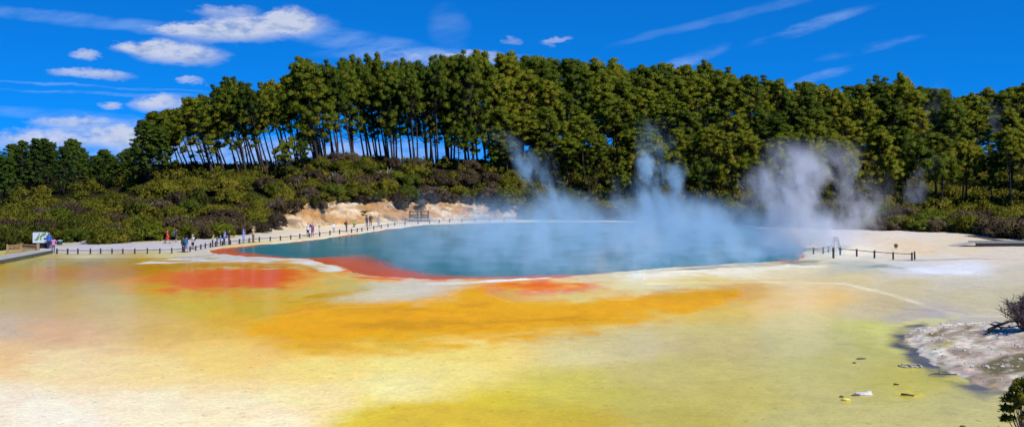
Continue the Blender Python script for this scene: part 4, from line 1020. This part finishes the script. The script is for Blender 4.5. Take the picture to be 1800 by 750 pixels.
# dark bin by the bushes
x, y = G(105, 430.5); r_ = empty('litter_bin', (x, y, 0), 'small dark teal bin with pale lid beside the bushes', 'bin')
MB().tube([(0, 0, -.05), (0, 0, .1), (0, 0, .48)], [.25, .28, .30], 16).build('body', simple('bin_teal', (.02, .06, .07), .5), r_); MB().tube([(0, 0, .48), (0, 0, .55), (0, 0, .60)], [.31, .30, .16], 16).build('lid', simple('bin_lid', (.30, .42, .45), .4), r_)
def beam(name, label, cat, pts, w, h, mat):
    o0 = Vector((pts[0][0], pts[0][1], 0)); mb = MB()
    for a_, b_ in zip(pts[:-1], pts[1:]):
        a_ = Vector((*a_[:2], 0))-o0; b_ = Vector((*b_[:2], 0))-o0; c = (a_+b_)/2; d = b_-a_
        mb.box((c.x, c.y, h/2), (d.length-.01, w, h), math.atan2(d.y, d.x), .015)
    o = mb.build(name, mat); o.location = o0+Vector((0, 0, .03)); return tag(o, label, cat)
beam('timber_edge', 'pale timber beam edging the path in front of dark bushes', 'timber', [G(145, 427.5), G(163, 423.2)], .22, .22, m_pale)
beam('timber_edge', 'brownish timber edging curving past the boardwalk on the right', 'timber', [G(1703, 416), G(1722, 418.5), G(1750, 423), G(1800, 427.5)], .3, .16, simple('edge_brown', (.22, .18, .11), .9))
# boardwalk on the right
A = Vector((*G(1682, 434), 0)); B = Vector((*G(2050, 431.5), 0)); d = B-A
r_ = empty('boardwalk', A, 'dark sided boardwalk leaving the white flat beside the brownish shrubs', 'boardwalk')
L = d.length; ang = math.atan2(d.y, d.x); dn = d.normalized(); nn_ = Vector((-dn.y, dn.x, 0))
plank_deck(r_, (dn.x*2.2, dn.y*2.2), (d.x, d.y), 1.5, .43, mat=simple('deck_pale', (.34, .33, .33), .8))
mb = MB(); P = [Vector((-.4, .25, .02)), dn*2.2+Vector((0, 0, .45)), dn*2.2+nn_*1.5+Vector((0, 0, .45)), Vector((-.4, .25, .02))+nn_*1.5]
mb.add(P+[p-Vector((0, 0, .07)) for p in P], [(0, 1, 2, 3), (7, 6, 5, 4), (0, 4, 5, 1), (1, 5, 6, 2), (2, 6, 7, 3), (3, 7, 4, 0)]); mb.build('ramp', m_deck, r_)
c = dn*(L/2+1.1); MB().box((c.x-nn_.x*.03, c.y-nn_.y*.03, .20), (L-2.2, .06, .42), ang).build('fascia', m_black, r_)
MB().box((c.x+nn_.x*1.48, c.y+nn_.y*1.48, .52), (L-2.2, .10, .12), ang, .01).build('kerb_rail', m_fascia, r_)
MB().box((c.x+nn_.x*.06, c.y+nn_.y*.06, .49), (L-2.2, .08, .06), ang, .01).build('kerb_rail', m_fascia, r_)

# ------------------------------------------------------------------ small things in the shallows and on the bank
m_dead = simple('dead_wood', (.055, .040, .034), .95, .4, 6)
m_rock = simple('white_rock', (.62, .58, .52), .95, .4, 5, bump=.5)
m_rockd = simple('dark_rock', (.09, .075, .06), .95, .5, 6)
m_sul = simple('yellow_rock', (.72, .55, .10), .9, .4, 5)
def rock(px, py, sx, sy, sz, mat, label, seed, name='rock', cat='rock'):
    q = np.random.default_rng(seed); mb = MB().ball((0, 0, 0), 1, 14, 9); V = np.array(mb.v)
    V = V*(1+.55*(fbm(V[:, 0]*1.3+seed, V[:, 1]*1.3+V[:, 2], seed, 3)-.5))[:, None]*np.array((sx, sy, sz))
    o = mk(name, V, mb.f, [mat], None, True); x, y = G(px, py); o.location = (x, y, sz*.25); o.rotation_euler = (0, 0, q.uniform(-.3, .3)); return tag(o, label, cat)
rock(1517, 692, .38, .26, .06, m_rock, 'white crusted rock in the yellow shallows, larger of three', 1)
rock(1504, 694.5, .22, .10, .05, m_rockd, 'flat dark rock between the white and the yellow rock', 5)
rock(1527, 690, .14, .10, .07, m_rock, 'small white rock at the end of the white crusted rock', 6)
rock(1487, 703, .20, .12, .08, m_sul, 'yellow crusted rock in the shallows beside the white rock', 2)
rock(1479, 697.5, .10, .07, .06, m_rockd, 'tiny dark rock just behind the yellow crusted rock', 3)
rock(1513, 630.5, .26, .12, .05, m_rockd, 'flat dark rock alone in the olive shallows', 4)
rock(1502, 638, .09, .06, .05, m_rockd, 'little dark rock in front of the flat dark rock', 7)
rock(1690, 596, .16, .12, .14, m_rockd, 'dark stone on the pink gravel between moss patches', 8)
rock(1772, 619, .2, .15, .15, m_rockd, 'dark stone lying beside the bare twiggy shrub', 9)
x, y = G(1601, 643.5); o = MB()
for cx in (-.24, .22):
    n_ = 18; rr = .27 if cx < 0 else .25
    o.tube([(cx+math.cos(2*math.pi*k/n_)*rr*1.05, math.sin(2*math.pi*k/n_)*rr*1.25, .02+.012*math.sin(k*2.1)) for k in range(n_+1)], [.05+.015*math.sin(k*1.7+cx) for k in range(n_+1)], 7, cap=False)
o = o.build('crust_ring', simple('grey_crust', (.34, .31, .28), .95, .5, 7), None, True); o.location = (x, y, .0); tag(o, 'oval double ring of grey crust beside the gravel bank', 'crust')
def branch(name, label, pts, r, mat=m_dead, cat='branch', twigs=3, z=.05, seed=0):
    q = random.Random(seed); P = [Vector((*G(a, b), z+c)) for a, b, c in pts]; o0 = P[0].copy(); mb = MB()
    P = [p-o0 for p in P]; mb.tube(P, [r*(1-.6*i/len(P)) for i in range(len(P))], 6)
    for k in range(twigs):
        i = q.randrange(len(P)-1); a = lerp(P[i], P[i+1], q.random()); d = Vector((q.uniform(-1, 1), q.uniform(-.6, .6), q.uniform(.05, .5))).normalized()*q.uniform(.2, .6)
        mb.tube([a, a+d*.5+Vector((0, 0, .03)), a+d], [r*.5, r*.35, r*.15], 5)
    o = mb.build(name, mat, None, True); o.location = o0; return tag(o, label, cat)
branch('stick', 'short dark stick lying on the bright yellow patch', [(1584, 695, .02), (1596, 696.5, .03), (1607, 698, .02)], .05, twigs=0, cat='stick')
branch('stick', 'thin dark stick alone in the shallows above the yellow patch', [(1571, 676, .0), (1580, 677.5, .01)], .035, twigs=0, cat='stick')
branch('branch', 'long thin bare branch reaching over the shallows from the bank', [(1682, 663, .10), (1660, 662, .08), (1640, 660.5, .05), (1632, 661.5, .02)], .022, twigs=4, seed=3)
branch('branch', 'dark fallen branch on the gravel below the bare shrub', [(1738, 606, .75), (1752, 602, .85), (1772, 598, .95), (1800, 596, 1.0)], .09, twigs=6, seed=4)
branch('branch', 'thin fallen branch lying across the reddish gravel', [(1742, 594, .72), (1760, 603, .78), (1795, 606, .95)], .05, twigs=4, seed=5)

def bare_shrub(loc, h, w, label, seed, n=26):
    q = random.Random(seed); root = empty('bare_shrub', loc, label, 'shrub'); st_ = MB(); tw = MB()
    for i in range(n):
        an = q.uniform(0, 6.28); sp = q.uniform(.1, 1); d = Vector((math.cos(an)*sp*w*.5, math.sin(an)*sp*w*.5, h*q.uniform(.55, 1)*(1-.35*sp)))
        m1 = d*.45+Vector((0, 0, h*.06)); st_.tube([(0, 0, -.1), m1, d], [.035, .022, .008], 5, cap=False)
        for k in range(26):
            t = q.uniform(.3, 1); b_ = lerp(Vector((0, 0, 0)), m1, t/.45) if t < .45 else lerp(m1, d, (t-.45)/.55)
            e = Vector((q.gauss(0, 1), q.gauss(0, 1), q.gauss(.5, .7))).normalized()*q.uniform(.2, .55)
            tw.tube([b_, b_+e*.5+Vector((0, 0, .03)), b_+e], [.013, .009, .005], 3, cap=False)
    st_.build('stems', m_purp, root); tw.build('twigs', m_purp, root); return root
m_purp = simple('purple_grey_twigs', (.11, .075, .075), .95, .4, 3)
x, y = G(1796, 606); y -= .4
bare_shrub((x, y, bank_z(x, y)), 2.1, 2.8, 'bare purple grey twiggy shrub on the gravel bank', 1, 105)
x2, y2 = x+1.9, y+.6
bare_shrub((x2, y2, bank_z(x2, y2)), 2.2, 2.4, 'second bare purple shrub half outside the picture edge', 2, 24)
def near_shrub(px, D, ztop, w, label, seed, n):
    rg = random.Random(seed); nr = np.random.default_rng(seed); x = XA(px, D); root = empty('shrub', (x, D, 0), label, 'shrub'); cs, rs = [], []; mb = MB()
    for i in range(n):
        t = (i+.5)/n; an = i*2.4; rr = w*.5*(1-t*.75)*rg.uniform(.4, 1); c = Vector((math.cos(an)*rr, math.sin(an)*rr, ztop*(.25+.72*t))); cs.append(c); rs.append(rg.uniform(.13, .30)*w*.42)
        mb.tube([(0, 0, -.1), lerp(Vector((0, 0, .1)), c, .5)+Vector((0, 0, -.05)), c+Vector((0, 0, .15))], [.035, .02, .007], 5, cap=False)
    mb.build('stems', m_twig, root); leafy('foliage', root, m_olive, cs, rs, 130, 5, .10, .019, rng=nr, up=.6, flat=.9, inner=.25); return root
near_shrub(1800, 34, 2.15, 2.0, 'dark green shrub at the near corner below the gravel bank', 3, 30)
near_shrub(1689, 33, .72, .7, 'tip of a small shrub at the lower picture edge', 4, 9)
near_shrub(1752, 32.5, .85, .6, 'sparse sprig beside the near corner shrub', 6, 6)
# bleached dead branches among the shrubs
for px, s, h, lb in ((590, 13, 2.6, 'bleached bare branches poking from the shrubs above the clay bank'), (255, 14, 2.0, 'pale dead branches among the brown shrubs on the left slope'), (680, 15, 2.2, 'pale dead branches between the green shrubs above the bank')):
    D = float(D0(px))+s; x = XA(px, D); q = random.Random(px); mb = MB()
    for i in range(9):
        d = Vector((q.uniform(-1, 1), q.uniform(-.4, .4), q.uniform(.5, 1))).normalized()*h*q.uniform(.6, 1.1); mb.tube([(0, 0, -.2), d*.5+Vector((q.uniform(-.2, .2), 0, .1)), d], [.05, .035, .012], 5)
    o = mb.build('dead_branches', m_pale); o.location = (x, D, gz(x, D)+.9); tag(o, lb, 'branches')

# ------------------------------------------------------------------ steam
def steam_mat(name, density, col=(.78, .85, .95), aniso=-.5, step=1.0):
    m = bpy.data.materials.new(name); m.cycles.volume_step_rate = step; m.use_nodes = True; nt = m.node_tree; nt.nodes.clear()
    out = nt.nodes.new('ShaderNodeOutputMaterial'); pv = nt.nodes.new('ShaderNodeVolumePrincipled')
    pv.inputs['Color'].default_value = (*col, 1); pv.inputs['Anisotropy'].default_value = aniso
    nt.links.new(pv.outputs[0], out.inputs['Volume'])
    x, y, z = sep(nt, geopos(nt)); d = density(nt, x, y, z)
    nt.links.new(d.k, pv.inputs['Density'])
    return m
def plume(label, p0, p1, bow, r0, r1, dens, col, seed, low=.43, soft=.25, fade0=.08, ns=.42):
    """a drifting column of steam from p0 to p1 with radius r0 to r1"""
    p0, p1 = Vector(p0), Vector(p1); H = p1.z-p0.z
    def c(t): return lerp(p0, p1, t)+Vector((bow*math.sin(math.pi*t), 0, 0))
    V, Fc = [], []; n, m = 16, 14
    for i in range(m+1):
        t = i/m; cc = c(t); rr = lerp(r0, r1, t)*1.35*(1 if 0 < i < m else .3)
        for k in range(n): 
            a = 2*math.pi*k/n; q = 1+.14*math.sin(3*a+i*.8+seed); V.append((cc.x+math.cos(a)*rr*q, cc.y+math.sin(a)*rr*q, cc.z))
    for i in range(m):
        for k in range(n): Fc.append((i*n+k, i*n+(k+1) % n, (i+1)*n+(k+1) % n, (i+1)*n+k))
    Fc.append(tuple(range(n-1, -1, -1))); Fc.append(tuple(range(m*n, m*n+n)))
    def den(nt, x, y, z):
        t = (z-p0.z)/H
        sn = (t*math.pi).f('SINE')*bow
        wc_ = sep(nt, noise(nt, comb(nt, x*.22+seed, y*.22, z*.16), 1, 2, color=True)); w1 = wc_[0]-.5; w2 = wc_[1]-.5
        rr = t*(r1-r0)+r0
        dx = (x-(t*(p1.x-p0.x)+p0.x)-sn+w1*4.6*max(1, r0*.6))/rr; dy = (y-(t*(p1.y-p0.y)+p0.y)+w2*2.0)/rr
        rad = (dx*dx+dy*dy).f('SQRT').ss(1.0, .1)
        nz = noise(nt, comb(nt, x*ns+seed*3+w2*1.6+z*.10, y*ns, z*ns*.62), 1, 5, .66).ss(low, low+soft)
        return rad*nz*t.ss(0, fade0)*t.ss(1, .5)*dens
    o = mk('steam', V, Fc, [steam_mat('steam_plume', den, col)]); return tag(o, label, 'steam', kind='stuff')
BLUE = (.62, .86, 1.0); LIL = (.985, .985, 1.0)
# the low layer lying on the water, thickest over the middle
LAY = smooth_closed([G(*p) for p in [(420,436),(560,424),(700,403),(860,393),(1050,390),(1250,392),(1400,400),(1480,420),(1500,447),(1400,463),(1200,476),(1060,497),(940,499),(850,493),(740,489),(650,480),(590,462),(500,452)]], 3)
LAY = LAY[::-1]; n = len(LAY); V = [(p[0], p[1], .02) for p in LAY]+[(p[0], p[1], 4.2) for p in LAY]+[(*(lerp(np.array(Cc), p, .8)), 6.5) for p in LAY]
Fc = [(k, (k+1) % n, n+(k+1) % n, n+k) for k in range(n)]+[(n+k, n+(k+1) % n, 2*n+(k+1) % n, 2*n+k) for k in range(n)]+[tuple(range(n-1, -1, -1)), tuple(range(2*n, 3*n))]
def den(nt, x, y, z):
    amp = x.ss(-18, 10)*.95*x.ss(34, 16)+x.ss(-30, -18)*.07+x.ss(17, 26)*.85*x.ss(36, 30)
    amp = amp*(y.ss(78, 94)*.8+.2)*y.ss(166, 148)
    w = noise(nt, comb(nt, x*.11, y*.11, z*.05), 1, 3)
    hgt = (w-.44).mx(0)*15+.7
    n_ = noise(nt, comb(nt, x*.26, y*.26, z*.16), 1, 4, .62).ss(.42, .68)
    return amp*n_*((z*-1)/hgt).f('EXPONENT')*STEAM_LAYER*z.ss(6.4, 3.5)
STEAM_LAYER = .32
o = mk('steam', V, Fc, [steam_mat('steam_layer', den, BLUE, step=.22)]); tag(o, 'blue grey steam lying in drifts over the hot pool', 'steam', kind='stuff')
plume('steam plume rising before the shrubs at the right end of the clay bank', (6.5, 132, 0), (-3.0, 134, 15), 1.4, 2.6, 3.0, .55, BLUE, 1)
plume('ragged steam plume just right of the leftmost plume', (9.0, 126, 0), (4.0, 126, 12), -1.2, 2.3, 2.8, .40, BLUE, 2)
plume('tall blue steam plume over the middle of the pool', (17.2, 122, 0), (17.4, 124, 16), 1.0, 3.6, 2.6, .75, BLUE, 3)
plume('loose steam drifting before the middle plume', (12.5, 112, 0), (14, 112, 8.5), .5, 4.6, 3.6, .28, BLUE, 4)
plume('big white steam cloud at the fenced end of the pool', (31.2, 107, 0), (34.5, 112, 13.0), -1.4, 6.0, 5.0, .62, LIL, 5, low=.36)
plume('white steam spilling from the big cloud toward the fence', (35.5, 110, 0), (40, 112, 9), .6, 3.6, 3.4, .30, LIL, 6)
plume('thin steam veil over the white flat before the shrubs', (45, 131, 0), (49, 133, 9), 1.0, 5.0, 4.5, .10, LIL, 7)
plume('small steam puff in front of the shrubs over the white flat', (58, 142, 3.5), (60.5, 143, 12), .4, 2.2, 2.4, .22, LIL, 8)
plume('thin wisp of steam rising above the treetops on the right', (76.5, 186, 8), (81, 188, 27), .8, 2.8, 3.0, .09, LIL, 9)
plume('pale steam hanging among the trunks at the right edge', (93, 190, 9), (95, 190, 22), .5, 3.4, 3.2, .16, LIL, 10)
plume('low warm steam drifting over the red shore', (7, 84, 0), (10, 86, 5.0), .4, 4.5, 4.0, .10, LIL, 11, low=.38)
plume('thin steam in front of the lookout frame', (-13.5, 150, 0), (-14, 154, 6), .3, 2.6, 2.2, .14, BLUE, 12)
